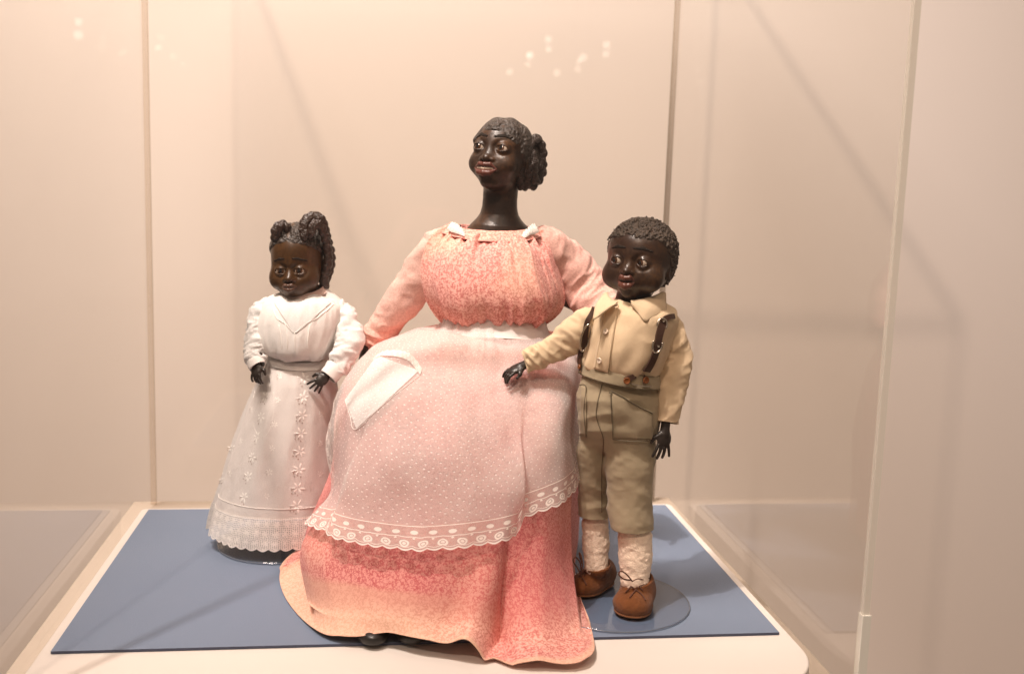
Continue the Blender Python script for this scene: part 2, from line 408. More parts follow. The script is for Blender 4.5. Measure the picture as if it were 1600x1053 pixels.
def lace(name, height, period, col=(.93, .87, .82), net=.38, flowers=False, netscale=1000.):
    """lace band: uv.x metres along, uv.y metres up from the free edge"""
    t = NT(name); uv = uv_co(t); x, y, _ = t.n('ShaderNodeSeparateXYZ', {0: uv}).outputs
    nt = t.n('ShaderNodeTexVoronoi', {'Vector': uv, 'Scale': netscale, 'Randomness': .35}, feature='DISTANCE_TO_EDGE', voronoi_dimensions='2D').outputs['Distance']
    a = t.math('ADD', net*.6, t.math('MULTIPLY', t.ramp(nt, .25, .05), net))
    yn = t.math('DIVIDE', y, height)
    def oval(y0, per, ph, ru, rv, ring_):
        xx = t.math('SUBTRACT', t.math('FRACT', t.math('ADD', t.math('DIVIDE', x, per), ph)), .5)
        dx = t.math('DIVIDE', t.math('MULTIPLY', xx, per), ru); dy = t.math('DIVIDE', t.math('MULTIPLY', t.math('SUBTRACT', yn, y0), height), rv)
        d = t.math('SQRT', t.math('ADD', t.math('MULTIPLY', dx, dx), t.math('MULTIPLY', dy, dy)))
        if ring_: return t.ramp(t.math('ABSOLUTE', t.math('SUBTRACT', d, .8)), .38, .15)
        return t.ramp(d, 1.05, .75)
    def line(y0, wd): return t.ramp(t.math('ABSOLUTE', t.math('SUBTRACT', yn, y0)), wd, wd*.4)
    if flowers:
        v = t.n('ShaderNodeTexVoronoi', {'Vector': uv, 'Scale': 1/period, 'Randomness': .15}, feature='F1', voronoi_dimensions='2D')
        rx, ry, _ = t.n('ShaderNodeSeparateXYZ', {0: v.outputs['Position']}).outputs
        ux, uy, _ = t.n('ShaderNodeSeparateXYZ', {0: uv}).outputs
        an = t.math('ARCTAN2', t.math('SUBTRACT', uy, ry), t.math('SUBTRACT', ux, rx))
        pet = t.math('ADD', .26, t.math('MULTIPLY', t.math('COSINE', t.math('MULTIPLY', an, 6)), .14))
        fl = t.ramp(t.math('SUBTRACT', v.outputs['Distance'], pet), .05, -.02)
        parts = [fl, line(.03, .035), line(.97, .03)]
    else:
        parts = [oval(.68, period, 0, period*.26, height*.10, False), oval(.26, period, .5, period*.27, height*.13, True), oval(.26, period, .5, period*.13, height*.06, False),
                 oval(.44, period, .0, period*.09, height*.04, False), line(.50, .03), line(.93, .035), line(.035, .05), line(.13, .02)]
    for p in parts: a = t.math('MAXIMUM', a, t.math('MULTIPLY', p, .95))
    c = t.mix(a, tuple(q*.93 for q in col), tuple(min(1, q*1.03) for q in col))
    s1 = t.n('ShaderNodeBsdfDiffuse', {'Color': c, 'Normal': t.bump(a, .6, .0006)}).outputs[0]
    s2 = t.n('ShaderNodeBsdfTranslucent', {'Color': c}).outputs[0]
    sh = t.n('ShaderNodeMixShader', {0: .15, 1: s1, 2: s2}).outputs[0]
    return t.end(t.n('ShaderNodeMixShader', {0: a, 1: t.n('ShaderNodeBsdfTransparent').outputs[0], 2: sh}).outputs[0])
def acrylic(name, k=.55, f0=.03, tint=(.99, .985, .975)):
    t = NT(name); fac = t.n('ShaderNodeLayerWeight', {0: .5}).outputs['Facing']
    f = t.math('MULTIPLY', t.math('ADD', f0, t.math('MULTIPLY', t.math('POWER', fac, 5), 1-f0)), k)
    return t.end(t.n('ShaderNodeMixShader', {0: f, 1: t.n('ShaderNodeBsdfTransparent', {'Color': (*tint, 1)}).outputs[0],
                 2: t.n('ShaderNodeBsdfGlossy', {'Roughness': .0, 'Color': (1, 1, 1, 1)}).outputs[0]}).outputs[0])
def edge_mat(name, c, alpha):
    t = NT(name)
    sh = t.bsdf(Base_Color=(*c, 1), Roughness=.35)
    return t.end(t.n('ShaderNodeMixShader', {0: alpha, 1: t.n('ShaderNodeBsdfTransparent', {'Color': (.955, .91, .86, 1)}).outputs[0], 2: sh}).outputs[0])

M_wall = NT('painted_wall')
_co = obj_co(M_wall); _c = M_wall.mix(M_wall.ramp(M_wall.noise(_co, 1.2, 3), .3, .7), (.84, .75, .68), (.82, .735, .665))
M_wall = M_wall.end(M_wall.bsdf(Base_Color=_c, Roughness=.85, Normal=M_wall.bump(M_wall.noise(_co, 260, 3), .15, .0006)))
M_plinth = plain('plinth_paint', (.76, .70, .65), .5, spec=.3, bump=.0001, bs=60)
M_deck = plain('plinth_deck', (.50, .42, .345), .7)
def _blue():
    t = NT('blue_mat_board'); co = obj_co(t)
    c = t.mix(t.ramp(t.noise(co, 6, 4), .3, .7), (.190, .240, .335), (.205, .255, .35))
    c = t.mix(t.ramp(t.noise(co, 900, 2), .55, .75), c, (.23, .30, .43))
    return t.end(t.bsdf(Base_Color=c, Roughness=.62, Normal=t.bump(t.math('ADD', weave(t, co, 300), t.math('MULTIPLY', t.noise(co, 500, 4), 2)), .5, .0004), **{'Specular_IOR_Level': .22}))
M_blue = _blue(); M_blue_side = plain('mat_edge', (.05, .06, .10), .7)
M_acr = acrylic('acrylic_pane'); M_edge = edge_mat('acrylic_edge', (.92, .88, .78), .65); M_edge2 = edge_mat('acrylic_back_edge', (.74, .62, .50), .16)
M_frost = edge_mat('frosted_edge', (.85, .82, .72), .9)
M_clear = acrylic('clear_disc', .8, .05, (.90, .92, .94))
M_skin = skin('dark_painted_skin', (.034, .018, .011), (.075, .032, .012))
M_skin_neck = skin('dark_neck', (.034, .022, .018), (.05, .028, .022), .26)
M_skin_girl = skin('brown_painted_skin', (.065, .028, .008), (.038, .016, .005), .24, .0003)
M_skin_boy = skin('glossy_dark_skin', (.036, .016, .009), (.062, .028, .010), .22, .0004)
M_hand = plain('dark_hand', (.022, .016, .013), .38, bump=.0003)
def _hair(name, c1, c2, s, d, rough=.45):
    t = NT(name); co = obj_co(t)
    v = t.n('ShaderNodeTexVoronoi', {'Vector': co, 'Scale': s}, feature='SMOOTH_F1').outputs['Distance']
    h = t.math('ADD', t.math('MULTIPLY', v, 2), t.noise(co, s*1.3, 4, .7))
    c = t.mix(t.ramp(h, .5, 1.6), c1, c2)
    return t.end(t.bsdf(Base_Color=c, Roughness=rough, Normal=t.bump(h, .9, d)))
M_hair = _hair('dark_hair', (.018, .013, .011), (.04, .027, .02), 260., .0016)
M_hair_boy = _hair('curly_hair', (.02, .014, .01), (.065, .042, .027), 330., .002, .6)
M_braid = _hair('braided_hair', (.016, .011, .01), (.035, .022, .017), 500., .0008, .38)
M_braid_girl = _hair('girl_hair', (.014, .009, .007), (.035, .017, .011), 420., .0007, .3)
M_brow = plain('painted_brow', (.014, .009, .006), .75, spec=.2)
M_lip = skin('red_lip', (.115, .034, .023), (.08, .022, .015), .3, .0002)
M_lip_boy = skin('brown_red_lip', (.125, .040, .025), (.08, .024, .015), .2, .0002)
M_lip_girl = skin('dark_lip', (.10, .048, .030), (.07, .032, .018), .3, .0002)
M_teeth = plain('teeth', (.55, .42, .33), .3)
M_eyew = plain('eye_white', (.48, .39, .31), .08, spec=.6); M_iris = plain('iris', (.06, .022, .008), .06, spec=.7); M_pupil = plain('pupil', (.006, .005, .005), .04, spec=.8)
M_print = print_cloth('coral_print_cotton'); M_print_s = print_cloth('faded_pink_print_cotton', (.70, .51, .43))
M_apron = muslin('dotted_muslin', .50); M_pocket = muslin('pocket_muslin', .78, True, (.98, .95, .93)); M_band = muslin('folded_muslin', .86, False); M_lace = lace('apron_lace', .026, .021)
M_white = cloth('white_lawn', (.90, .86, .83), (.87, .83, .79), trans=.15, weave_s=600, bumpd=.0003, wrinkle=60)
M_sheer = muslin('sheer_dotted_white', .86, True, (.90, .88, .86), 190., .12)
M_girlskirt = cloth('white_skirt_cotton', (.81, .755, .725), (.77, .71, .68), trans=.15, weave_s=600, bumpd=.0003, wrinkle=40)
M_thread = plain('white_thread', (.90, .86, .82), .6); M_hole = plain('eyelet_hole', (.42, .33, .29), .9)
M_girllace = lace('flowered_hem_lace', .046, .0125, (.92, .87, .83), 0.82, True, 400.)
M_collar = cloth('pinkish_collar', (.74, .56, .49), (.68, .50, .43))
M_lacew = lace('neck_lace', .012, .005, (.92, .88, .83), .7)
M_shirt = cloth('straw_cotton_shirt', (.78, .60, .40), (.72, .55, .36), weave_s=420, wrinkle=35, bumpd=.0005)
M_trous = cloth('olive_khaki_cotton', (.40, .325, .215), (.35, .285, .19), weave_s=380, wrinkle=60, bumpd=.00035, nscale=18)
M_stitch = plain('dark_stitching', (.13, .105, .065), .8)
M_sock = _hair('looped_cotton_sock', (.70, .55, .42), (.80, .65, .52), 620., .0003, .9)
M_suede = cloth('brown_suede', (.20, .070, .022), (.145, .050, .016), rough=.85, nscale=90, weave_s=900, wrinkle=300, bumpd=.0004)
M_suede2 = cloth('worn_suede_edge', (.27, .11, .045), (.20, .075, .028), rough=.85, nscale=90, weave_s=900)
M_leather = plain('brown_leather', (.055, .026, .017), .42, bump=.0003, bs=300); M_metal = plain('nickel_buckle', (.62, .55, .46), .25, 1)
M_button = plain('pearl_button', (.80, .66, .52), .2); M_button_b = plain('amber_button', (.20, .065, .018), .2)
M_shoe = plain('black_leather_shoe', (.010, .009, .008), .4)
M_lace_cord = plain('brown_shoelace', (.09, .03, .015), .7)
M_lamp = plain('lamp_face', (1, .93, .84), .5, emit=6); M_housing = plain('lamp_housing', (.03, .03, .03), .5)
M_rod = plain('stand_rod', (.6, .6, .6), .3, 1)
#PARTS
# ------------------------------------------------------------------ setting: wall, pedestal, platform, mat, acrylic case
def box(V, F, lo, hi):
    b = len(V)
    for z in (lo[2], hi[2]):
        for x, y in ((lo[0], lo[1]), (hi[0], lo[1]), (hi[0], hi[1]), (lo[0], hi[1])): V.append((x, y, z))
    F += [tuple(b+i for i in f) for f in ((0, 3, 2, 1), (4, 5, 6, 7), (0, 1, 5, 4), (1, 2, 6, 5), (2, 3, 7, 6), (3, 0, 4, 7))]
def boxes(name, L, m, parent=None, label=None, bevel=0):
    V, F = [], []
    for lo, hi in L: box(V, F, lo, hi)
    o = mesh(name, V, F, m, parent, smooth=False, label=label)
    if bevel: b = o.modifiers.new('bevel', 'BEVEL'); b.width = bevel; b.segments = 3
    return o
def prism(name, outline, z0, z1, mats, parent=None, bevel=0, label=None):
    n = len(outline); V = [(x, y, z0) for x, y in outline]+[(x, y, z1) for x, y in outline]
    F = [tuple(range(n))[::-1], tuple(range(n, 2*n))]+[(i, (i+1) % n, n+(i+1) % n, n+i) for i in range(n)]
    o = mesh(name, V, F, mats, parent, smooth=False, midx=[0, 0]+[min(1, (len(mats) if isinstance(mats, list) else 1)-1)]*n, label=label)
    if bevel: b = o.modifiers.new('bevel', 'BEVEL'); b.width = bevel; b.segments = 3; b.limit_method = 'ANGLE'
    return o
def rrect(x0, y0, x1, y1, rf, rb, n=10):
    out = []
    for cx, cy, r, a0 in ((x1-rb, y1-rb, rb, 0), (x0+rb, y1-rb, rb, 90), (x0+rf, y0+rf, rf, 180), (x1-rf, y0+rf, rf, 270)):
        for k in range(n+1): a = math.radians(a0+90*k/n); out.append((cx+r*math.cos(a), cy+r*math.sin(a)))
    return out
WY = .80; FL = -1.05
tag(boxes('wall', [((-4, WY, FL), (4, WY+.1, 2.6))], M_wall), kind='structure')
tag(boxes('floor', [((-4, -13, FL-.1), (4, WY, FL))], plain('gallery_floor', (.25, .18, .13), .5)), kind='structure')
PX, PF, PB, H = .428, -.375, .43, 1.2
t = empty('pedestal', (0, .03, FL), 'cream painted pedestal carrying the clear display case', 'pedestal')
boxes('body', [((-.47, PF-.03, FL), (.47, PB+.03, -.055))], M_deck, t, bevel=.002)
t = empty('platform', (0, 0, -.055), 'low white platform with rounded front corners beneath the blue mat', 'platform')
prism('slab', rrect(-.414, PF+.012, .414, .258, .085, .01), -.054, -.0035, M_plinth, t, bevel=.0025)
t = empty('display_mat', (0, 0, -.003), 'flat rectangular blue mat board under the three dolls', 'mat')
prism('board', [(-.4005, -.2413), (.4005, -.2413), (.4005, .2413), (-.4005, .2413)], -.003, 0, [M_blue, M_blue_side], t)
t = empty('display_case', (0, .03, -.055), 'clear acrylic display case standing over the dolls', 'display case')
T = .006
boxes('front_pane', [((-PX, PF-T, -.052), (PX, PF, H))], M_acr, t)
boxes('back_pane', [((-PX, PB, -.052), (PX, PB+T, H))], M_acr, t)
boxes('side_pane', [((-PX-T, PF-T, -.052), (-PX-.0003, PB+T, H))], M_acr, t)
boxes('side_pane', [((PX+.0003, PF-T, -.052), (PX+T, PB+T, H))], M_acr, t)
boxes('top_pane', [((-PX-T, PF-T, H+.001), (PX+T, PB+T, H+.001+T))], M_acr, t)
for sx in (-1, 1):
    for y0, m, w in ((PF-T-.0006, M_edge, .0065), (PB-.0006, M_edge2, .008)):
        x0 = PX if sx > 0 else -PX-w
        boxes('pane_edge', [((x0-.0004, y0, -.052), (x0+w, y0+w, H))], m, t)
    boxes('top_edge', [(((PX if sx > 0 else -PX-.012), PF, H-.002), ((PX+.012 if sx > 0 else -PX), PB, H+.012))], M_edge, t)
boxes('top_edge', [((-PX, PF-.012, H-.002), (PX, PF-.0002, H+.012))], M_edge, t)
boxes('top_edge', [((-PX, PB+.0002, H-.002), (PX, PB+.012, H+.012))], M_edge2, t)
c_ = at(1330, 960, PF-.004)
boxes('frosted_corner_strip', [((PX-.001, PF-T-.0018, -.052), (PX+.0082, PF-T+.0082, c_[2]))], M_frost, t)
LAMPL = ['lit lamp glinting at the upper left, upper dot of that pair', 'lit lamp glinting at the upper left, lower dot of that pair', 'lit lamp mirrored above the woman doll, upper dot of the left pair', 'lit lamp mirrored above the woman doll, lower dot of the left pair',
 'leftmost lit lamp glint of the cluster above the woman doll', 'lone lit lamp glint in the middle of the cluster above the boy doll', 'lit lamp glint at the top of the rightmost pair above the boy doll', 'lit lamp glint at the bottom of the rightmost pair above the boy doll', 'faint small lamp glint just right of the left back corner edge']
# far ceiling lamps that show as small round glints in the front pane
for k, (x, y, D, s) in enumerate(((122, 35, 11, .9), (122, 55, 10.2, 1), (857, 62, 12, 1), (857, 77, 11.4, .8), (828, 87, 10, .9), (911, 90, 10.5, 1), (948, 71, 11.5, 1), (947, 85, 11, .85), (246, 76, 12, .55))):
    v = ray(x, y); P0 = CAM+v*((PF-T-CAM[1])/v[1]); v2 = v*np.array([1, -1, 1]); P1 = P0+v2*D
    q = Vector((CAM+np.array([0, 0, 0]))-P1).to_track_quat('Z', 'Y').to_matrix()
    e = empty('ceiling_spotlight', P1, LAMPL[k], 'spotlight', 'gallery lamps mirrored in the case')
    r = .043*s
    for nm, z0, z1, r0, r1, m in (('housing', -.16, 0, r*1.1, r*1.1, M_housing), ('lens', .001, .006, r, r*.96, M_lamp)):
        V = []; F = []
        for z, rr in ((z0, r0), (z1, r1)):
            for i in range(24): V.append(P1+np.array(q@Vector((rr*math.cos(i*math.pi/12), rr*math.sin(i*math.pi/12), z))))
        F = [(i, (i+1) % 24, 24+(i+1) % 24, 24+i) for i in range(24)]+[tuple(range(24))[::-1], tuple(range(24, 48))]
        mesh(nm, V, F, m, e, smooth=False)
def disc(name, cx, cy, r, z0, z1, m, parent, n=96):
    return prism(name, [(cx+r*math.cos(2*math.pi*k/n), cy+r*math.sin(2*math.pi*k/n)) for k in range(n)], z0, z1, m, parent, bevel=.0008)
def stand(cx, cy, r, ztop, label, y_rod):
    e = empty('doll_stand', (cx, cy, .0004), label, 'doll stand')
    disc('base_disc', cx, cy, r, .0006, .0036, M_clear, e)
    tube_obj('rod', [(cx, y_rod, .003), (cx, y_rod, ztop*.5), (cx, y_rod, ztop)], .003, M_clear, e, n=6)
    ri = tube_obj('rim', [(cx+r*math.cos(a), cy+r*math.sin(a), .0022) for a in np.linspace(0, 2*math.pi, 97)[:-1]], .0007, M_rim, e, seg=6, closed=True, smooth_path=False)
    return e
M_rim = plain('acrylic_rim', (.16, .18, .22), .1)
stand(.226, -.142, .0935, .30, 'clear round doll stand under the boy doll in braces', -.100)
stand(-.190, .085, .086, .30, 'clear round doll stand under the girl doll in white', .10)
# ------------------------------------------------------------------ doll heads, hands
def rotm(yaw, pitch, roll):
    """head axes: x viewer-right, y back, z up. yaw>0 turns the face to the viewer's left, pitch>0 looks up"""
    cy, sy = math.cos(yaw), math.sin(yaw); cp, sp = math.cos(pitch), math.sin(pitch); cr, sr = math.cos(roll), math.sin(roll)
    Rz = np.array([[cy, sy, 0], [-sy, cy, 0], [0, 0, 1]]).T.T
    Rz = np.array([[cy, sy, 0], [-sy, cy, 0], [0, 0, 1]])
    Rx = np.array([[1, 0, 0], [0, cp, sp], [0, -sp, cp]])
    Ry = np.array([[cr, 0, sr], [0, 1, 0], [-sr, 0, cr]])
    return Ry@Rz@Rx          # world = R @ local
def headf(P, q, ears=True):
    ex, ez, er = q['ex'], q['ez'], q['er']
    d = ell(P, (0, .07, .10), (q['w'], .45, .40))
    d = smin(d, ell(P, (0, -.07, q['jz']), (q['jw'], .31, q['jh'])), .14)
    for s in (-1, 1):
        d = smin(d, ell(P, (s*q['cx'], q['cy'], q['cz']), (q['cr'], q['cr']*.9, q['cr'])), .09)
    d = smin(d, ell(P, (0, q['fy']+.12, q['mz']), (.15, .15, .13)), .09)            # muzzle
    if 'occ' in q: d = smin(d, ell(P, (0, .19, -.10), q['occ']), .10)
    d = smin(d, ell(P, (0, q['fy']+.16, -.42), (q.get('chw', .10), .11, .075)), .08)               # chin
    for s in (-1, 1):
        d = smin(d, cap(P, (s*.05, q['fy']+.13, q['bz']), (s*(ex+.09), q['fy']+.19, q['bz']-.01), .06, .045), .05)   # brow ridge
        d = smax(d, -ell(P, (s*ex, q['ey']-.09, ez), (.105, .085, .075)), .07)      # socket
    nz = q['nz']
    d = smin(d, cap(P, (0, q['fy']+.10, ez+.03), (0, q['fy']+.012, nz+.03), .045, .058), .05)
    d = smin(d, ell(P, (0, q['fy']-.025, nz+.012), (.050, .048, .042)), .03)
    for s in (-1, 1):
        nw = q.get('nw', .055); d = smin(d, ell(P, (s*nw, q['fy']+.012, nz), (.042, .042, .032)), .02)
        d = smax(d, -ell(P, (s*nw*.62, q['fy']-.012, nz-.030), (.018, .022, .020)), .012)
        c = np.array([s*ex, q['ey'], ez])
        lid = ell(P, c, (er*1.17,)*3)
        d = smin(d, lid, .035)
        op = ell(P, c+np.array([0, -er*.9, 0]), (er*q.get('ow', .88), er*1.0, er*q['open']))
        d = smax(d, -op, .012)
        # ear
        if not ears: continue
        ew = q['w']+q.get('earx', 0); e = ell(P, (s*(ew-.005), .10+q.get('eary', 0), -.05+q.get('earz', 0)), (.035, .075, .115)); e = smax(e, -ell(P, (s*(ew+.035), .085+q.get('eary', 0), -.04+q.get('earz', 0)), (.03, .045, .075)), .02)
        d = smin(d, e, .03)
    d = smax(d, -cap(P, (-q['lw']*.9, q['fy']+.03, q['mz']), (q['lw']*.9, q['fy']+.03, q['mz']), .012), .02)
    return d
def lipf(P, q):
    w, z, y = q['lw'], q['mz'], q['ly']; t = q['lt']; g = q.get('gap', 0)
    up = chain(P, [(-w, y+.055, z), (-w*.45, y+.01, z+t*.7+g), (0, y-.005, z+t*.55+g), (w*.45, y+.01, z+t*.7+g), (w, y+.055, z)], [.010, t*.75, t*.75, t*.75, .010], .012)
    lo = chain(P, [(-w, y+.055, z), (-w*.5, y+.018, z-t*.9-g), (0, y+.002, z-t*1.15-g), (w*.5, y+.018, z-t*.9-g), (w, y+.055, z)], [.010, t*.8, t*1.0, t*.8, .010], .012)
    return np.minimum(up, lo)
def head(doll, c, s, R, q, m_skin, m_lip, extra=None, ext_lo=None, ext_hi=None, gaze=(0, 0), h=.00105, teeth=False, name='head'):
    inv = R.T
    loc = lambda P: ((P-c)@R)/s
    f = (lambda P: headf(loc(P), q)*s) if extra is None else (lambda P: smin(headf(loc(P), q)*s, extra(P), .008))
    lo, hi = c-.62*s, c+.62*s
    if ext_lo is not None: lo = np.minimum(lo, ext_lo); hi = np.maximum(hi, ext_hi)
    ho = sdf_obj(name, f, lo, hi, h, m_skin, doll)
    lc = c+R@np.array([0, q['ly'], q['mz']])*s
    sdf_obj('lips', lambda P: lipf(loc(P), q)*s, lc-.2*s, lc+.2*s, .0006, m_lip, doll)
    if teeth:
        def tf(P):
            L = loc(P); d = chain(L, [(-q['lw']*.7, q['ly']+.035, q['mz']+.004), (0, q['ly']+.006, q['mz']-.008), (q['lw']*.7, q['ly']+.035, q['mz']+.004)], [.016, .021, .016], .01)
            return (d+.0035*np.cos(L[:, 0]*2*math.pi/.034)**8)*s
        sdf_obj('teeth', tf, lc-.2*s, lc+.2*s, .0006, M_teeth, doll)
    for sg in (-1, 1):
        ec = np.array([sg*q['ex'], q['ey'], q['ez']])
        g = norm(np.array([gaze[0], -1, gaze[1]])); a = norm(np.cross(g, (0, 0, 1))); b = np.cross(a, g)
        V, F, mi = [], [], []; n = 28
        th = [0, .16, .28, .33, .5, .62, .66, .9, 1.3, 1.8, 2.4, 3.0]
        for i, tt in enumerate(th):
            for k in range(n):
                ph = 2*math.pi*k/n; dv = math.cos(tt)*g+math.sin(tt)*(math.cos(ph)*a+math.sin(ph)*b)
                V.append(c+R@(ec+dv*q['er'])*s)
        for i in range(len(th)-1):
            for k in range(n): F.append((i*n+k, i*n+(k+1) % n, (i+1)*n+(k+1) % n, (i+1)*n+k)); mi.append(2 if th[i+1] <= .34 else (1 if th[i+1] <= .66*q.get('iris', 1)+.001 else 0))
        mesh('eye', V, F, [M_eyew, M_iris, M_pupil], doll, midx=mi)
        # painted brow
        bz = q['bz']+q.get('brz', .03)
        f2 = lambda P: (smax(chain(loc(P)*[1, 0, 1], [(sg*.06, 0, bz+q.get('bri', -.018)), (sg*q['ex'], 0, bz+.012), (sg*(q['ex']+.10), 0, bz-.022)], [q.get('brr', .014), q.get('brr', .014)*1.5, .008], .01), headf(loc(P), q)-.009, .008))*s
        bc = c+R@np.array([sg*q['ex'], q['fy']+.12, bz])*s
        Vb, Fb = nets(f2, bc-.17*s, bc+.17*s, .0007)
        if len(Vb): mesh('eyebrow', Vb, Fb, M_brow, doll)
    return ho
def braid(pts, r, n=None):
    """centres and radii of the lumps of a braid"""
    P, T = frame_path(pts, 60); L = np.linalg.norm(np.diff(P, axis=0), axis=1).sum(); n = n or max(4, int(L/(r*.62)))
    P, T = frame_path(pts, n); out = []
    for i, (p, t) in enumerate(zip(P, T)):
        a = norm(np.cross(t, (0, -1, .01))); sgn = 1 if i % 2 else -1
        tt = norm(t+a*sgn*.42); b = norm(np.cross(tt, (0, -1, 0.01))); c_ = np.cross(tt, b)
        out.append((p+a*sgn*r*.30+np.array([0, -r*.12*sgn, 0]), np.stack([tt, b, c_], 1), (r*.95, r*.66, r*.72)))
    return out
def lumps(P, L, k):
    d = None
    for c, R, r in L: e = ell(P, c, r, R); d = e if d is None else smin(d, e, k)
    return d
def hand(name, doll, wrist, F, N, Sd, s, m=None, curl=.5, spread=.12, thumb=.8, h=.00065, arm=None):
    """F fingers' direction, N out of the back of the hand, Sd towards the thumb; s hand length"""
    m = m or M_hand
    F = norm(F); N = norm(N-(np.asarray(N)@F)*F); Sd_ = np.cross(F, N); Sd = Sd_ if Sd_@np.asarray(Sd, float) > 0 else -Sd_
    w = np.asarray(wrist, float); C = []
    lens = [.40, .45, .42, .33]; 
    for i in range(4):
        x = (1.5-i)*.125; base = w+s*(F*.50+Sd*x); sp = spread*(1.5-i); d = norm(F+Sd*sp); p = base; rad = s*.058*(1 if i < 3 else .88)
        L = lens[i]*s; ang = 0
        for j, fr in enumerate((.42, .33, .25)):
            ang += curl*(.55, .75, .6)[j]+.06*((i*7+j*3) % 3-1)
            dd = norm(math.cos(ang)*d-math.sin(ang)*N); q = p+dd*L*fr; C.append((p, q, rad*(1-.08*j), rad*(.94-.08*j))); p = q
    tb = w+s*(F*.16+Sd*.16); d1 = norm(F*.6+Sd*thumb-N*.3); p1 = tb+d1*s*.22; d2 = norm(F*.95+Sd*thumb*.35-N*.45); p2 = p1+d2*s*.17
    C2 = [(tb, p1, s*.085, s*.066), (p1, p2, s*.066, s*.05)]
    Rp = np.stack([F, Sd, N], 1)
    def f(P):
        d = ell(P, w+F*s*.28, (s*.33, s*.255, s*.12), Rp)
        d = smin(d, cap(P, w-F*s*.35, w+F*s*.12, s*.15, s*.15), s*.08)
        if arm is not None: d = smin(d, cap(P, w-F*s*.3, arm, s*.15, s*.18), s*.04)
        fg = None
        for c in C: e = cap(P, *c); fg = e if fg is None else np.minimum(fg, e)
        d = smin(d, fg, s*.035)
        for c in C2: d = smin(d, cap(P, *c), s*.045)
        return d
    lo, hi = w-s*1.15, w+s*1.15
    if arm is not None: lo = np.minimum(lo, arm-s*.25); hi = np.maximum(hi, arm+s*.25)
    return sdf_obj(name, f, lo, hi, h, m, doll)
Q_MOM = dict(w=.375, jw=.285, jh=.33, jz=-.15, cx=.195, cy=-.22, cz=-.17, cr=.132, fy=-.385, mz=-.265, bz=.125, ex=.168, ey=-.290, ez=.02, er=.079, nz=-.145, open=.42, ow=.95, lw=.155, ly=-.425, lt=.042, gap=.018, iris=1, brz=.055, nw=.070)
Q_BOY = dict(w=.43, jw=.35, jh=.33, jz=-.15, cx=.235, cy=-.20, cz=-.22, cr=.168, fy=-.40, mz=-.265, bz=.085, bri=.006, brr=.012, ex=.170, ey=-.300, ez=-.03, er=.077, nz=-.160, open=.52, ow=.84, lw=.110, ly=-.435, lt=.046, gap=.010, iris=1, brz=.05, earz=-.10, earx=-.045, eary=-.03, occ=(.37, .33, .31))
Q_GIRL = dict(w=.37, jw=.335, jh=.30, jz=-.20, cx=.19, cy=-.19, cz=-.26, cr=.155, fy=-.39, mz=-.345, bz=-.02, brr=.009, bri=.016, ex=.132, ey=-.288, ez=-.135, er=.078, nz=-.25, open=.44, ow=.98, lw=.10, ly=-.452, lt=.033, chw=.17, gap=.0, iris=1, brz=.045, earz=-.10)
# ------------------------------------------------------------------ mother doll
Y0 = .01
mo = empty('mother_doll', (.08, -.06, .001), 'large seated woman doll in pink calico dress and sheer white apron, in the middle', 'doll')
q = ppm(Y0); s = 121/q
c = at(783, 243, Y0); R = rotm(math.radians(33), math.radians(10), math.radians(3))
nk0, nk1 = at(783, 285, Y0+.012), at(780, 335, Y0+.01); ch = at(778, 392, Y0+.012)
def neck(P):
    d = chain(P, [nk0, (nk0+nk1)/2, nk1, at(779, 352, Y0+.01)], [.0235, .0198, .0208, .028], .01)
    d = smin(d, ell(P, ch, (.056, .034, .040)), .022)
    return d
head(mo, c, s, R, Q_MOM, M_skin, M_lip, neck, ch-.062, ch+.062, gaze=(-.12, .05), teeth=True)
# hair: cap with waves, rolled side and a braided knot
iv = lambda P: ((P-c)@R)/s
def mhair(P):
    L = iv(P)
    d = headf(L, Q_MOM, False)-.011
    wv = .008*np.sin(L[:, 0]*22+L[:, 1]*14)+.003*np.sin(L[:, 1]*40-L[:, 2]*13)+.007*vn(L, 13)
    d = d-wv
    cut = -(L[:, 2]-.285-.72*(-L[:, 1]-.38)-.25*np.clip(np.abs(L[:, 0])-.1, 0, 1)*-1)*.75
    cut = np.minimum(cut, -(L[:, 1]-.22))
    d = smax(d, cut-.02, .035)
    d = smin(d, ell(L, (0, .28, -.10), (.30, .25, .34))-wv, .06)
    d = smin(d*s, ell(P, at(830, 256, Y0+.014), (.013, .016, .027)), .004)
    return d*.8
sdf_obj('hair', mhair, c-.64*s, c+.66*s, .0011, M_hair, mo)
Yb = Y0+.012
knot = [A((822, 292, Yb-.012), (824, 268, Yb-.022), (821, 246, Yb-.024), (826, 226, Yb-.018), (838, 217, Yb-.005)), A((838, 217, Yb), (847, 232, Yb), (846, 250, Yb), (839, 262, Yb-.008)),
        A((843, 246, Yb+.004), (848, 262, Yb+.002), (842, 280, Yb-.004), (830, 292, Yb-.008)), A((830, 240, Yb-.020), (834, 256, Yb-.022), (832, 272, Yb-.018), (836, 284, Yb-.012)), A((812, 252, Yb-.026), (812, 272, Yb-.024), (816, 290, Yb-.014))]
for k_ in knot:
    Ls = braid(k_, .0069); lo = k_.min(0)-.014; hi = k_.max(0)+.014
    sdf_obj('braid', lambda P: lumps(P, Ls, .0030), lo, hi, .0009, M_braid, mo)
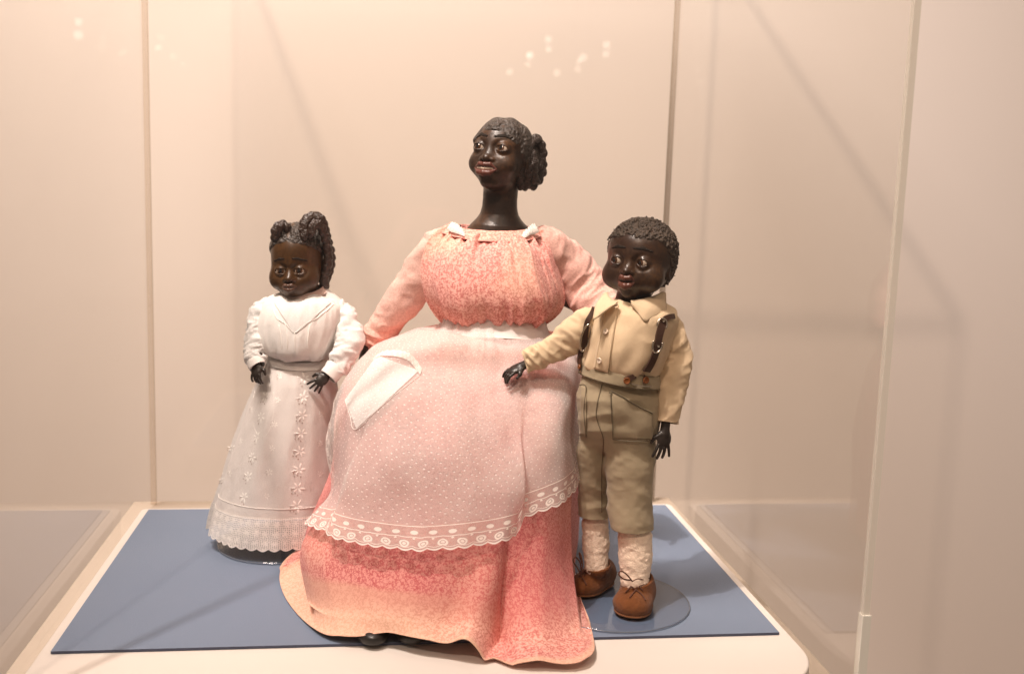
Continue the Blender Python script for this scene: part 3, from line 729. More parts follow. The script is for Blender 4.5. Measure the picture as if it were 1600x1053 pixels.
# dark torso below the clothes
def torso(P): return smin(ell(P, at(772, 420, Y0+.01), (.070, .045, .055)), cap(P, at(770, 440, Y0+.01), at(775, 520, Y0+.01), .05), .02)
sdf_obj('torso', torso, at(772, 470, Y0)-.1, at(772, 450, Y0)+.1, .004, M_skin_neck, mo)
sdf_obj('dark_gap_patch', lambda P: cap(P, at(870, 460, .03), at(898, 474, .03), .010), at(885, 465, .03)-.03, at(885, 465, .03)+.03, .0015, M_hand, mo)  # small dark patch put between the blouse and the right sleeve
# blouse
rb = [ring(706, 352, 826, 356, Y0, .036, .036, 366), ring(700, 357, 832, 362, Y0, .040, .040, 371), ring(684, 366, 848, 372, Y0, .052, .045, 380), ring(668, 385, 860, 388, Y0, .066, .048, 396), ring(660, 410, 868, 412, Y0, .078, .05, 420),
      ring(658, 440, 877, 440, Y0, .086, .05, 450), ring(666, 468, 880, 466, Y0, .087, .05, 478), ring(683, 487, 868, 487, Y0, .078, .048, 498), ring(699, 497, 847, 500, Y0, .060, .045, 506), ring(706, 497, 840, 500, Y0, .052, .042, 502)]
def bdisp(u, v):
    rg = lambda x: .6-1.6*np.abs(x)
    g = rg(n3(u*40+.5*np.sin(v*5), v*1.6, 3))+.5*rg(n3(u*78, v*2.4, 7))
    top = np.exp(-((v-.14)/.24)**2); bot = np.exp(-((v-.93)/.22)**2); mid = .35
    big = n3(u*13+v*1.5, v*2.0, 11)
    fold = np.exp(-((u-.335-.10*(v-.6))/.012)**2)*np.clip(1-abs(v-.62)/.3, 0, 1)*.0045
    ends = np.clip(v/.08, 0, 1)*np.clip((1-v)/.03, .3, 1)
    return ends*(g*(.0085*top+.0075*bot+.0006)+big*.0046*(mid+bot)+.0055*(.35-np.abs(n3(u*15+.4*v, v*1.3, 17)))*np.clip(v/.2, 0, 1))+fold
sb = Surf(rb, True, bdisp).fix(None)
def fade_attr(o, f):
    me = o.data; a = me.attributes.new('fade', 'FLOAT', 'POINT'); P = np.array([v.co[:] for v in me.vertices]); a.data.foreach_set('value', np.clip(f(P), 0, 1))
bl = surf_obj('blouse', sb, 420, 120, M_print, mo, v0=.0)
fade_attr(bl, lambda P: .15+.35*np.clip(vn(P, 22, 5)*1.6, 0, 1))
sn = Surf([ring(704, 353, 828, 357, Y0, .0375, .038, 362), ring(699, 357, 833, 362, Y0, .0415, .041, 368), ring(689, 363, 843, 369, Y0, .0505, .045, 379)], True, lambda u, v: .0012+.0004*n3(u*60, v*2)).fix(None)
o = surf_obj('neckband', sn, 240, 8, M_print, mo, thick=.0012); fade_attr(o, lambda P: P[:, 0]*0+.35)
seamP = sn.at(np.linspace(0, 1, 160, endpoint=False), np.full(160, 1.), .0002); tube_obj('piping', seamP, .0006, M_print, mo, seg=6, closed=True, smooth_path=False)
# lace chemise edge showing at both corners of the neckline
for tp_, bt_ in (([(705, 348), (711, 350), (717, 354), (722, 359), (727, 365)], [(697, 358), (704, 362), (710, 364), (717, 366), (726, 370)]), ([(837, 351), (831, 353), (826, 357), (820, 363), (814, 370)], [(843, 362), (836, 366), (829, 367), (824, 370), (816, 373)])):
    B = A(*[(x, y, Y0-.026-.004*i) for i, (x, y) in enumerate(bt_)]); Tp = A(*[(x, y, Y0-.020-.004*i) for i, (x, y) in enumerate(tp_)])
    n = 29; t = np.linspace(0, 1, n); ix, w = crw(t, 5, False); b_ = np.einsum('ni,nik->nk', w, B[ix]); t_ = np.einsum('ni,nik->nk', w, Tp[ix]); dr = norm(t_-b_)
    t_ = t_+dr*(.0024*np.abs(np.sin(np.arange(n)*math.pi/4)))[:, None]
    P = np.stack([b_, (b_+t_)/2, t_]); solid(grid_mesh('lace_edging', P, False, M_lacew, mo, np.stack(np.meshgrid(np.linspace(0, .03, n), [.012, .005, 0]), -1)), .0003)
# sleeves
def sdisp(a, sc=1.):
    return lambda u, v: a*(n3(u*6+v*3, v*9, 2+sc)+.5*n3(u*13, v*20, 5)+1.5*(.45-np.abs(n3(u*3.5+v*4, v*10+u*3, 9+sc)))+.6*(.4-np.abs(n3(u*8-v*6, v*20+u*5, 12))))
k = 1/ppm(.05)
arm1 = [(704, 372, .02), (690, 384, .022), (666, 420, .035), (638, 462, .05), (606, 502, .065), (583, 527, .075), (570, 542, .08)]
s1 = tube_surf(A(*arm1), [22*k, 28*k, 31*k, 30*k, 26*k, 20*k, 15*k], .8, disp=sdisp(.0020, 1))
o = surf_obj('sleeve', s1, 110, 170, M_print_s, mo, thick=.001); fade_attr(o, lambda P: .85+.25*vn(P, 16, 2))
arm2 = [(826, 376, .02), (850, 384, .022), (880, 408, .03), (907, 440, .032), (925, 468, .02), (945, 495, .0), (965, 520, -.02)]
s2 = tube_surf(A(*arm2), [18*k, 31*k, 35*k, 37*k, 34*k, 28*k, 22*k], .8, disp=sdisp(.0022, 4))
o = surf_obj('sleeve', s2, 110, 170, M_print_s, mo, thick=.001); fade_attr(o, lambda P: .75+.3*vn(P, 16, 8))
hand('hand', mo, at(572, 540, .075), (-.35, -.35, -1), (-.9, -.3, .3), (.2, -1, 0), .034)
hand('hand', mo, at(965, 520, -.02), (.2, -.6, -1), (.9, -.3, .3), (-.2, -1, 0), .034)
# shoes under the hem
for x, y in ((583, 996), (643, 1002)):
    p = at(x, y, -.222); p[2] = .009
    def shf(P): d = ell(P, p+[0, .01, 0], (.016, .042, .008)); d = smin(d, ell(P, p+[0, -.012, -.002], (.017, .020, .0075)), .01); return np.maximum(d, -(P[:, 2]-.0012))
    sdf_obj('shoe', shf, p-.06, p+.06, .0014, M_shoe, mo)

# skirt: columns L .. front .. R .. back
sk = [
 # waist
 [(698,499,.01),(716,504,-.025),(745,508,-.048),(775,510,-.055),(805,511,-.050),(830,509,-.030),(847,504,.01),(835,495,.045),(775,490,.055),(712,490,.045)],
 [(684,505,.02),(706,514,-.040),(742,522,-.066),(778,526,-.074),(812,527,-.068),(842,522,-.040),(862,514,.02),(845,505,.06),(775,500,.07),(702,498,.06)],
 [(640,520,.03),(675,532,-.060),(735,546,-.095),(785,552,-.105),(832,550,-.092),(868,540,-.055),(885,532,.01),(860,520,.08),(775,510,.09),(680,510,.08)],
 [(580,548,.03),(610,566,-.070),(705,590,-.130),(785,596,-.140),(848,588,-.120),(885,574,-.080),(902,566,-.01),(880,540,.09),(775,530,.10),(640,530,.09)],
 [(545,590,.02),(565,620,-.090),(660,645,-.165),(770,652,-.175),(848,640,-.150),(890,622,-.100),(908,606,-.02),(890,570,.09),(775,560,.11),(610,560,.09)],
 [(526,650,.01),(545,690,-.100),(625,715,-.185),(755,722,-.200),(845,708,-.170),(893,682,-.110),(908,660,-.03),(895,620,.09),(775,610,.11),(590,610,.08)],
 [(518,730,.00),(530,775,-.110),(600,800,-.200),(745,812,-.220),(845,795,-.190),(890,755,-.120),(903,730,-.04),(895,690,.09),(775,680,.11),(590,680,.07)],
 [(484,815,-.01),(480,855,-.125),(577,890,-.222),(735,900,-.246),(842,900,-.222),(888,860,-.135),(897,830,-.05),(890,770,.09),(775,760,.11),(585,760,.07)],
 [(472,868,-.03),(500,945,-.170),(592,958,-.250),(715,975,-.262),(842,992,-.270),(903,965,-.200),(895,885,-.06),(890,815,.09),(775,810,.11),(545,805,.09)],
 [(437,890,-.04),(495,994,-.216),(600,986,-.262),(705,1008,-.285),(838,1046,-.314),(928,1028,-.290),(896,900,-.07),(890,835,.09),(775,825,.11),(540,820,.09)],
]
skr = [[at(*p) for p in r] for r in sk]
for r in skr:
    for p in r: p[2] = max(p[2], .004)
def kdisp(u, v):
    g = np.clip((v-.35)/.65, 0, 1)
    # deep valley right of centre, tuck at the left, crease at the right
    knee = .015*(np.exp(-((u-.165)/.050)**2)+.85*np.exp(-((u-.425)/.050)**2))*np.exp(-((v-.46)/.14)**2)-.011*np.exp(-((u-.295)/.05)**2)*np.exp(-((v-.42)/.17)**2)
    drape = .0085*(.35-np.abs(n3(u*12+.6*v, v*.9, 57)))*np.clip((v-.42)/.2, 0, 1)+.0016*(.4-np.abs(n3(u*48, v*2, 58)))*np.clip((.30-v)/.12, 0, 1)*np.clip(v/.04, 0, 1)
    val = knee+drape-.034*np.exp(-(np.abs(u-.352)/.012)**1.5)*np.clip((v-.62)/.3, 0, 1)+.016*np.exp(-((u-.318)/.018)**2)*np.clip((v-.7)/.3, 0, 1)+.006*np.exp(-((u-.40)/.02)**2)*np.clip((v-.7)/.3, 0, 1)
    tuck = .013*np.clip((u-.086)/.010, 0, 1)*np.exp(-np.clip(u-.096, 0, 9)/.06)*np.clip((v-.6)/.3, 0, 1)*np.clip((.97-v)/.06, 0, 1)
    cr = -.018*np.exp(-((u-.505-.05*(1-v))/.010)**2)*np.clip((v-.4)/.3, 0, 1)*np.clip((.94-v)/.06, 0, 1)
    soft = (.0085*n3(u*11, v*1.6, 21)+.0026*n3(u*24, v*3, 23)+.0010*n3(u*50, v*9, 29))*g*(1-.45*np.clip((v-.85)/.15, 0, 1))
    lapf = (.0100*n3(u*11+v*2, v*4.5, 61)+.0030*n3(u*22-v*4, v*9, 63))*np.clip((v-.12)/.22, 0, 1)*np.clip((.75-v)/.3, 0, 1)-.007*np.exp(-((v-.13)/.05)**2)*(1+.5*n3(u*9, v*3, 5))
    ga = lapf+.0016*n3(u*60, v*4, 33)*np.exp(-(v/.12)**2)
    return val+tuck+cr+soft+ga
ss = Surf(skr, True, kdisp).fix(None)
def lift(P): P[..., 2] = np.maximum(P[..., 2], .0022+.0*P[..., 2]); return P
u = np.linspace(0, 1, 520, endpoint=False); v = np.linspace(0, 1, 260); U, V_ = np.meshgrid(u, v); P = lift(ss.at(U, V_)); Pskirt = P; RICH = np.clip((V_-.45)/.2, 0, 1)*np.clip((.90-V_)/.06, 0, 1)*(.75+.4*n3(U*7, V_*5, 66))
o = grid_mesh('skirt', P, True, M_print, mo, flip=ss.sgn < 0); solid(o, .0007, -1)
a = o.data.attributes.new('fade', 'FLOAT', 'POINT')
fd = np.clip((V_-.815+.02*n3(U*9, V_*3, 2))/.015, 0, 1)*np.clip(1-(U-.24)/.14, .12, 1)*.85
fd = np.maximum(fd, np.clip((V_-.965)/.02, 0, 1)*.9)
fd = np.maximum(fd, .9*np.exp(-((U-.01)/.03)**2)*np.exp(-((V_-.57)/.05)**2))+.12*n3(U*8, V_*9, 4)
a.data.foreach_set('value', np.clip(fd, 0, 1).ravel())
a = o.data.attributes.new('rich', 'FLOAT', 'POINT'); a.data.foreach_set('value', np.clip(RICH, 0, 1).ravel())
# hem stitching line
# apron sheet
def apron_hem(u):      # fraction down the skirt where the apron ends, by position around the skirt
    return np.interp(u, AU, AV)
AU = [-.04, .0, .03, .06, .08, .11, .138, .150, .158, .21, .25, .30, .350, .362, .40, .475, .54, .60, .64]
AV = [.46, .54, .62, .715, .745, .745, .735, .725, .738, .730, .728, .712, .700, .665, .658, .652, .625, .590, .53]
def st(x, a, b): t = np.clip((x-a)/(b-a), 0, 1); return t*t*(3-2*t)
def apron_pt(a, w, hemw=0.):
    """a across 0..1, w down 0..1"""
    uL = np.interp(w, [0, .5, .7, .85, 1], [-.02, .005, .045, .075, .085]); uR = .575+.035*st(w, .5, 1); u = uL+(uR-uL)*a; hv = apron_hem(.085+(.61-.085)*a); v = .012+w*(hv-.012)
    base = ss.at(u % 1, v)
    # a smooth lap under the sheer cloth: less of the skirt's own folds
    N = ss.nrm(u % 1, v)
    g = st(v, .40, .62)
    off = .0035+g*(.0085*st(u, .143, .153)*(1-st(u, .354, .362))+.006*(n3(u*13, v*2.2, 41)+.35)+.0014*n3(u*36, v*5, 43))+(.003+.0050*n3(u*15+v*7, v*8, 45)+.0020*n3(u*40-v*9, v*14, 46))*st(v, .10, .26)
    off = off*(.4+.6*st(v, .05, .12)) if False else off+(1-g)*st(v, .10, .26)*(.0016*n3(u*45, v*6, 47)*np.exp(-(v/.14)**2)+.003*(n3(u*9, v*7, 50)+.2))
    off = off+.006*np.exp(-((v-.13-.10*(u-.3))/.022)**2)*st(u, .16, .24)*(1-st(u, .46, .54))      # soft crease across the lap
    off = off+.004*w**6
    return base+N*np.maximum(off, .0022)[..., None]
aw = .026/.42                                  # lace depth as a fraction of the apron length
na, nw = 420, 200
a_, w_ = np.meshgrid(np.linspace(0, 1, na), np.linspace(0, 1-aw, nw)); Pa = apron_pt(a_, w_)
La = np.concatenate([[0], np.cumsum(np.linalg.norm(np.diff(Pa[-1], axis=0), axis=1))]); Lw = .42
uva = np.stack([a_*.44, w_*Lw], -1)
ap = grid_mesh('apron', Pa, False, M_apron, mo, uva)
# lace: along the hem and up both sides, scalloped free edge
ns = 900
aa = np.linspace(0, 1, ns); H = apron_pt(aa, np.full(ns, 1-aw)); dn = apron_pt(aa, np.full(ns, 1.))-H; Ln = np.concatenate([[0], np.cumsum(np.linalg.norm(np.diff(H, axis=0), axis=1))])
per = .0165; hl = .026; dl = norm(dn)
rows = []
for j, t in enumerate(np.linspace(0, 1, 7)):
    sc = 1+.10*t*np.abs(np.sin(Ln*math.pi/per)); rows.append(H+dl*(hl*t*sc)[:, None]+np.array([0, -.0012, 0])*t*np.sin(Ln*math.pi/per*.7)[:, None])
rows = np.array(rows); uvl = np.stack([np.broadcast_to(Ln, (7, ns)), np.broadcast_to((1-np.linspace(0, 1, 7))[:, None]*hl, (7, ns))], -1)
grid_mesh('lace_trim', rows, False, M_lace, ap, uvl)
for side in (0, 1):
    n_ = 160; ww = np.linspace(.30 if side == 0 else .55, 1-aw*1.0, n_); E = apron_pt(np.full(n_, float(side)), ww); I = apron_pt(np.full(n_, .03 if side == 0 else .97), ww); o_ = norm(E-I)
    L = np.concatenate([[0], np.cumsum(np.linalg.norm(np.diff(E, axis=0), axis=1))]); rr = []
    for t in np.linspace(0, 1, 6): rr.append(E+np.array([0, -.002, -.0])+o_*(.020*t*(1+.1*np.abs(np.sin(L*math.pi/per))))[:, None]+np.array([0, 0, -.012])*t)
    grid_mesh('lace_trim', np.array(rr), False, M_lace, ap, np.stack([np.broadcast_to(L, (6, n_)), np.broadcast_to((1-np.linspace(0, 1, 6))[:, None]*hl, (6, n_))], -1))
wb = Surf([ring(699, 494, 848, 500, .01, .066, .05, 502), ring(695, 500, 851, 506, .01, .0715, .052, 510), ring(692, 508, 853, 514, .01, .077, .055, 520), ring(689, 516, 856, 523, .01, .083, .057, 530)], True, lambda u, v: .001+.0012*n3(u*16, v*2, 60)).fix(None)
o = surf_obj('waistband', wb, 240, 16, M_band, mo, thick=.0012)
for vv in (.0, .97): tube_obj('piping', wb.at(np.linspace(0, 1, 200, endpoint=False), np.full(200, vv), .0004), .0008, M_thread, o, seg=6, closed=True, smooth_path=False)
B_ap = bvh_of(ap)
pk = patch('pocket', B_ap, [(590, 556), (655, 580), (558, 670), (540, 625)], 30, 34, .0012, M_pocket, ap, 0)
pe, pn = along(B_ap, [(586, 560), (600, 554), (625, 555), (643, 563), (658, 583)], 60, .0018); pe = smooth1(pe, 4); pn = norm(smooth1(pn, 8)); up = norm(np.array([0, 0, 1.])-pn*pn[:, 2:3])*.0050; n_ = len(pe); sc = 1+.22*np.abs(np.sin(np.arange(n_)*math.pi/6))
P = np.stack([pe-up*.9, pe, pe+up*sc[:, None]]); grid_mesh('pocket_lace', P, False, M_lacew, pk, np.stack(np.meshgrid(np.linspace(0, .06, n_), [.010, .005, 0]), -1))
seam('pocket_seam', B_ap, [(540, 625), (548, 650), (557, 671), (600, 632), (655, 588)], .00035, M_thread, pk, 50, .0010)
# ------------------------------------------------------------------ girl doll
YG = .08
gi = empty('girl_doll', (-.19, .08, .001), 'smaller girl doll in a long white lace trimmed dress with looped braids, on the left', 'doll')
qg = ppm(YG); sg_ = 112/qg; cg = at(464, 404, YG); Rg = rotm(math.radians(14), math.radians(-2), math.radians(-3))
head(gi, cg, sg_, Rg, Q_GIRL, M_skin_girl, M_lip_girl, lambda P: cap(P, at(474, 435, YG), at(474, 480, YG), .017), at(474, 485, YG)-.02, at(474, 430, YG)+.02, gaze=(.05, .04))
ig = lambda P: ((P-cg)@Rg)/sg_
def ghair(P):
    L = ig(P); d = headf(L, Q_GIRL, False)-.014-.006*np.sin(L[:, 0]*60+L[:, 1]*30)-.008*vn(L, 12)
    part = np.exp(-((L[:, 0]+.02)/.03)**2)*.018
    cut = -(L[:, 2]-.27-.55*(-L[:, 1]-.36))*.8
    cut = np.minimum(cut, -(L[:, 1]-.16))
    return (smax(d+part, cut-.01, .03))*sg_*.8
sdf_obj('hair', ghair, cg-.62*sg_, cg+.64*sg_, .0011, M_hair, gi)
Yh = YG-.02
gb = [np.array([0, 0, -.0055])+A((432, 376, Yh+.01), (429, 362, Yh), (432, 349, Yh), (442, 344, Yh), (450, 352, Yh), (447, 364, Yh+.005)),
      A((476, 370, Yh-.01), (474, 354, Yh-.008), (480, 342, Yh-.006), (492, 338, Yh), (502, 344, Yh), (507, 358, Yh+.005), (511, 374, Yh+.01), (516, 392, Yh+.02), (517, 410, Yh+.025), (513, 426, Yh+.025), (508, 438, Yh+.02)),
      A((486, 366, Yh-.008), (488, 352, Yh-.008), (498, 350, Yh-.004), (506, 366, Yh), (511, 384, Yh+.008), (513, 402, Yh+.012), (511, 420, Yh+.014), (506, 436, Yh+.016), (507, 446, Yh+.018)),
      A((440, 352, Yh-.006), (436, 360, Yh-.006), (434, 372, Yh-.002))]
for k_, r_ in zip(gb, (.0060, .0066, .0064, .005)):
    Ls = braid(k_, r_); sdf_obj('braid', lambda P: lumps(P, Ls, .0028), k_.min(0)-.014, k_.max(0)+.014, .0009, M_braid_girl, gi)
# bodice, collar
gr = [ring(447, 455, 507, 452, YG, .022, .022, 466), ring(438, 458, 515, 458, YG, .030, .026, 470), ring(420, 464, 528, 466, YG, .042, .032, 477), ring(408, 476, 537, 478, YG, .052, .036, 492), ring(402, 498, 536, 500, YG, .058, .036, 512),
      ring(402, 524, 528, 526, YG, .060, .036, 534), ring(407, 540, 520, 544, YG, .058, .035, 553), ring(413, 549, 514, 553, YG, .050, .033, 562), ring(420, 552, 508, 556, YG, .042, .03, 564)]
gs = Surf(gr, True, lambda u, v: np.clip((1-v)/.05, .2, 1)*(.0022*n3(u*14, v*3, 71)+.0016*n3(u*34, v*2.5, 73)+.0008*n3(u*60, v*5, 74))).fix(None)
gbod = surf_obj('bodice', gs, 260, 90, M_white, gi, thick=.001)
B_g = bvh_of(gbod)
cl = Surf([ring(450, 449, 505, 446, YG, .0205, .02, 459), ring(447, 453, 507, 450, YG, .0225, .022, 463), ring(443, 458, 511, 456, YG, .026, .024, 470)], True, lambda u, v: .0006+.0008*n3(u*18, v*2, 5)).fix(None)
surf_obj('collar', cl, 140, 10, M_collar, gi, thick=.001)
# yoke: bertha of finer cloth with a pointed seam
yk = patch('yoke', B_g, [(428, 474), (517, 474), (464, 520), (459, 520)], 40, 30, .0012, M_sheer, gi, .0005)
seam('yoke_seam', B_g, [(426, 474), (432, 496), (446, 506), (461, 520), (474, 508), (498, 495), (521, 476)], .0004, M_thread, gi, 50, .0014)
seam('front_seam', B_g, [(461, 520), (461, 535), (461, 548)], .0005, M_thread, gi, 20, .0012)
for x0, x1 in ((436, 440), (446, 449), (484, 481)): seam('tuck', B_g, [(x0, 508), (x1, 530), (x1, 545)], .0005, M_thread, gi, 20, .0008)
kg = 1/ppm(YG)
ga1 = tube_surf(A((424, 474, YG), (408, 486, YG-.006), (403, 510, YG-.014), (400, 535, YG-.022), (399, 556, YG-.032), (402, 568, YG-.040)), [11*kg, 15*kg, 16*kg, 17*kg, 16*kg, 11*kg], .85, disp=sdisp(.0024, 3))
surf_obj('sleeve', ga1, 90, 110, M_sheer, gi, thick=.0008)
ga2 = tube_surf(A((518, 476, YG), (536, 488, YG-.006), (542, 512, YG-.018), (543, 540, YG-.032), (533, 565, YG-.044), (522, 580, YG-.050)), [12*kg, 16*kg, 21*kg, 22*kg, 18*kg, 12*kg], .85, disp=sdisp(.0028, 6))
surf_obj('sleeve', ga2, 90, 110, M_sheer, gi, thick=.0008)
for pts, r in ((((398, 563, YG-.037), (403, 573, YG-.043)), 12.5), (((527, 573, YG-.048), (513, 589, YG-.054)), 14)):
    cf = tube_surf(A(pts[0], ((pts[0][0]+pts[1][0])/2, (pts[0][1]+pts[1][1])/2, (pts[0][2]+pts[1][2])/2), pts[1]), [r*kg, r*kg*1.04, r*kg], .9, disp=lambda u, v: .0004*n3(u*9, v*3))
    surf_obj('cuff', cf, 60, 14, M_white, gi, thick=.0012)
hand('hand', gi, at(403, 568, YG-.042), (-.15, -.45, -1), (-.5, -.9, .3), (.8, -.3, 0), .031, curl=.75)
hand('hand', gi, at(511, 585, YG-.053), (-.75, -.35, -.75), (.15, -1, .35), (-.7, -.1, .7), .031, curl=.45, spread=.25)
# skirt
gk = [ring(422, 556, 512, 562, YG, .036, .032, 570), ring(420, 564, 516, 570, YG, .040, .034, 577), ring(410, 588, 524, 592, YG, .050, .04, 602), ring(390, 632, 530, 636, YG, .058, .046, 652), ring(369, 690, 535, 695, YG, .064, .052, 712),
      ring(350, 748, 540, 750, YG, .069, .056, 772), ring(336, 792, 542, 790, YG, .073, .058, 816), ring(328, 826, 544, 822, YG, .076, .06, 858)]
def gdisp(u, v):
    g = np.clip(v/.5, 0, 1)
    return g*(.0050*n3(u*10, v*1.2, 81)+.0024*n3(u*23, v*2, 83))+.0014*n3(u*60, v*3, 85)*np.exp(-((v-.08)/.10)**2)*np.clip(v/.06, 0, 1)+.0006*n3(u*40, v*14, 87)
gsk = Surf(gk, True, gdisp).fix(None)
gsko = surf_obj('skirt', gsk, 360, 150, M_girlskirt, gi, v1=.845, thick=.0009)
gwb = Surf([ring(421, 553, 512, 558, YG, .0375, .033, 567), ring(419, 560, 514, 565, YG, .041, .035, 574), ring(418, 566, 517, 571, YG, .0435, .037, 580)], True, lambda u, v: .0008).fix(None)
surf_obj('waistband', gwb, 140, 8, M_white, gi, thick=.001)
ns = 1000; uu = np.linspace(0, 1, ns, endpoint=False); rows = []
E0 = gsk.at(uu, np.full(ns, .835), .0012); Lg = np.linalg.norm(np.diff(E0, axis=0, append=E0[:1]), axis=1).cumsum(); ptot = Lg[-1]; nsc = round(ptot/.013)
for t in np.linspace(0, 1, 14):
    vv = .835+(.165+.012*np.abs(np.sin(uu*nsc*math.pi)))*t; vb = np.minimum(vv, 1); Pp = gsk.at(uu, vb, .0014)
    ex = (vv-vb)[:, None]*norm(gsk.at(uu, np.full(ns, 1.))-gsk.at(uu, np.full(ns, .96)))*.28; rows.append(Pp+ex)
rows = np.array(rows); grid_mesh('lace_hem', rows, True, M_girllace, gsko, np.stack([np.broadcast_to(Lg, (14, ns)), np.broadcast_to((1-np.linspace(0, 1, 14))[:, None]*.046, (14, ns))], -1))
for v_ in (.785, .84): tube_obj('tuck_seam', gsk.at(np.linspace(0, 1, 220, endpoint=False), np.full(220, v_), .0008), .00045, M_thread, gsko, seg=5, closed=True, smooth_path=False)
B_gs = bvh_of(gsko)
rng = np.random.RandomState(4)
def flower(px, py, r, ang, holes=True):
    h, n = hit(B_gs, px, py)
    if h is None: return
    a = norm(np.cross(n, (0, 0, 1))); b = np.cross(a, n); V, F, mi = [], [], []
    def leaf(cx, cy, th, L, Wd, m, z=.0009):
        k0 = len(V); c_, s_ = math.cos(th), math.sin(th)
        for (x, y, zz) in ((0, 0, .0002), (.35*L, Wd, .0003), (.8*L, Wd*.8, .0003), (L, 0, .0002), (.8*L, -Wd*.8, .0003), (.35*L, -Wd, .0003), (.55*L, 0, z)):
            X, Y = cx+x*c_-y*s_, cy+x*s_+y*c_; V.append(h+a*X+b*Y+n*(zz+.0004))
        for i in range(6): F.append((k0+i, k0+(i+1) % 6, k0+6)); mi.append(m)
    for k in range(5): th = ang+k*2*math.pi/5.6+rng.uniform(-.15, .15); leaf(r*.15*math.cos(th), r*.15*math.sin(th), th, r*rng.uniform(.65, 1.1), r*rng.uniform(.12, .2), 0, .0005)
    th = ang+math.pi*1.1
    leaf(r*.1, 0, ang-.9, r*1.3, r*.08, 0)
    if holes:
        for k in range(4):
            t = ang+3.7+.42*k; rr = r*(.95 if k % 2 else 1.25); leaf(r*math.cos(t)*rr/r-.0*r, math.sin(t)*rr, 0, r*.26, r*.13, 1, .0002)
    mesh('embroidered_flower' if holes else 'embroidered_sprig', V, F, [M_thread, M_hole], gsko, midx=mi, smooth=False)
for x0, y0, x1, y1, n, r in ((476, 592, 464, 790, 8, 9.5), (415, 620, 382, 776, 6, 9), (376, 650, 349, 750, 3, 6), ):
    for i in range(n): t = i/(n-1); flower(x0+(x1-x0)*t, y0+(y1-y0)*t, r*kg, 1.0+rng.uniform(-.3, .3))
for x0, y0, x1, y1, n in ((438, 588, 417, 775, 6), (394, 640, 360, 740, 3), (502, 600, 500, 740, 4)):
    for i in range(n): t = i/(n-1); flower(x0+(x1-x0)*t, y0+(y1-y0)*t, 5*kg, 2+rng.uniform(-.5, .5), i % 2 == 0)
seam('pocket_outline', B_gs, [(398, 610), (394, 640), (398, 670), (410, 683), (422, 670), (428, 640), (428, 612)], .0003, M_thread, gsko, 40, .0003)

# ------------------------------------------------------------------ boy doll
YB = -.15
bo = empty('boy_doll', (.222, -.15, .004), 'boy doll in straw shirt, olive knee trousers and leather braces, on the right', 'doll')
qb = ppm(YB); sb_ = 131/qb; cb = at(1000, 404, YB); Rb = rotm(math.radians(36), math.radians(0), math.radians(2)); kb = 1/qb
head(bo, cb, sb_, Rb, Q_BOY, M_skin_boy, M_lip_boy, lambda P: cap(P, at(995, 445, YB+.01), at(985, 480, YB+.01), .020), at(985, 485, YB)-.03, at(990, 430, YB)+.03, gaze=(-.38, .02))
ib = lambda P: ((P-cb)@Rb)/sb_
def bhair(P):
    L = ib(P); d = headf(L, Q_BOY, False)-.008-.022*np.abs(vn(L, 26))-.018*vn(L, 44, 3)
    lim = np.interp(L[:, 1], [-.5, -.36, -.22, -.10, .0, .08, .2, .45], [.27, .27, .24, .14, -.02, -.18, -.38, -.38])
    cut = -(L[:, 2]-lim-.03*vn(L, 14))*.6
    return smax(d, cut, .035)*sb_*.7
sdf_obj('hair', bhair, cb-.62*sb_, cb+.66*sb_, .0010, M_hair_boy, bo)
# shirt body
br = [ring(962, 468, 1030, 468, YB, .026, .026, 478), ring(950, 474, 1042, 474, YB, .034, .03, 484), ring(930, 484, 1054, 486, YB, .044, .036, 497), ring(918, 504, 1056, 508, YB, .050, .04, 520), ring(912, 535, 1044, 540, YB, .051, .042, 552),
      ring(908, 560, 1034, 568, YB, .046, .042, 580), ring(911, 574, 1028, 584, YB, .039, .039, 594)]
bs = Surf(br, True, lambda u, v: .0020*n3(u*10, v*4, 91)+.0026*(.4-np.abs(n3(u*12+v*3, v*4-u*3, 92)))*np.clip(v*3, 0, 1)+.0012*n3(u*26, v*7, 93)+.0020*np.exp(-((v-.86)/.10)**2)*n3(u*30, v*2, 95)).fix(None)
bsh = surf_obj('shirt', bs, 240, 110, M_shirt, bo, thick=.001)
B_b = bvh_of(bsh)
def bsl(a, se): return lambda u, v: a*(n3(u*5+v*2, v*8, se)+.5*n3(u*11, v*18, se+1)+1.6*(.45-np.abs(n3(u*3.5+v*4, v*9+u*3, se+2)))+.7*(.4-np.abs(n3(u*8-v*6, v*16+u*5, se+5))))
b1 = tube_surf(A((946, 498, YB), (925, 506, YB), (898, 524, YB+.003), (868, 544, YB+.010), (842, 558, YB+.014), (820, 565, YB+.016)), [17*kb, 27*kb, 26*kb, 22*kb, 20*kb, 17*kb], .8, disp=bsl(.0020, 101))
bs1 = surf_obj('sleeve', b1, 110, 120, M_shirt, bo, thick=.0012)
b2 = tube_surf(A((1030, 498, YB), (1043, 512, YB), (1053, 545, YB-.003), (1054, 580, YB-.010), (1048, 620, YB-.018), (1043, 660, YB-.026)), [18*kb, 24*kb, 26*kb, 26*kb, 23*kb, 18*kb], .8, disp=bsl(.0020, 111))
bs2 = surf_obj('sleeve', b2, 110, 130, M_shirt, bo, thick=.0012)
hand('hand', bo, at(818, 571, YB+.014), (-1, -.30, -.42), (-.45, -.35, .8), (-.2, -1, -.1), .034, curl=.62, spread=.03, thumb=.5, arm=at(845, 559, YB+.014))
hand('hand', bo, at(1039, 672, YB-.028), (-.12, -.22, -1), (.25, -.95, .1), (-1, -.3, -.1), .036, curl=.25, spread=.22, arm=at(1043, 645, YB-.022))
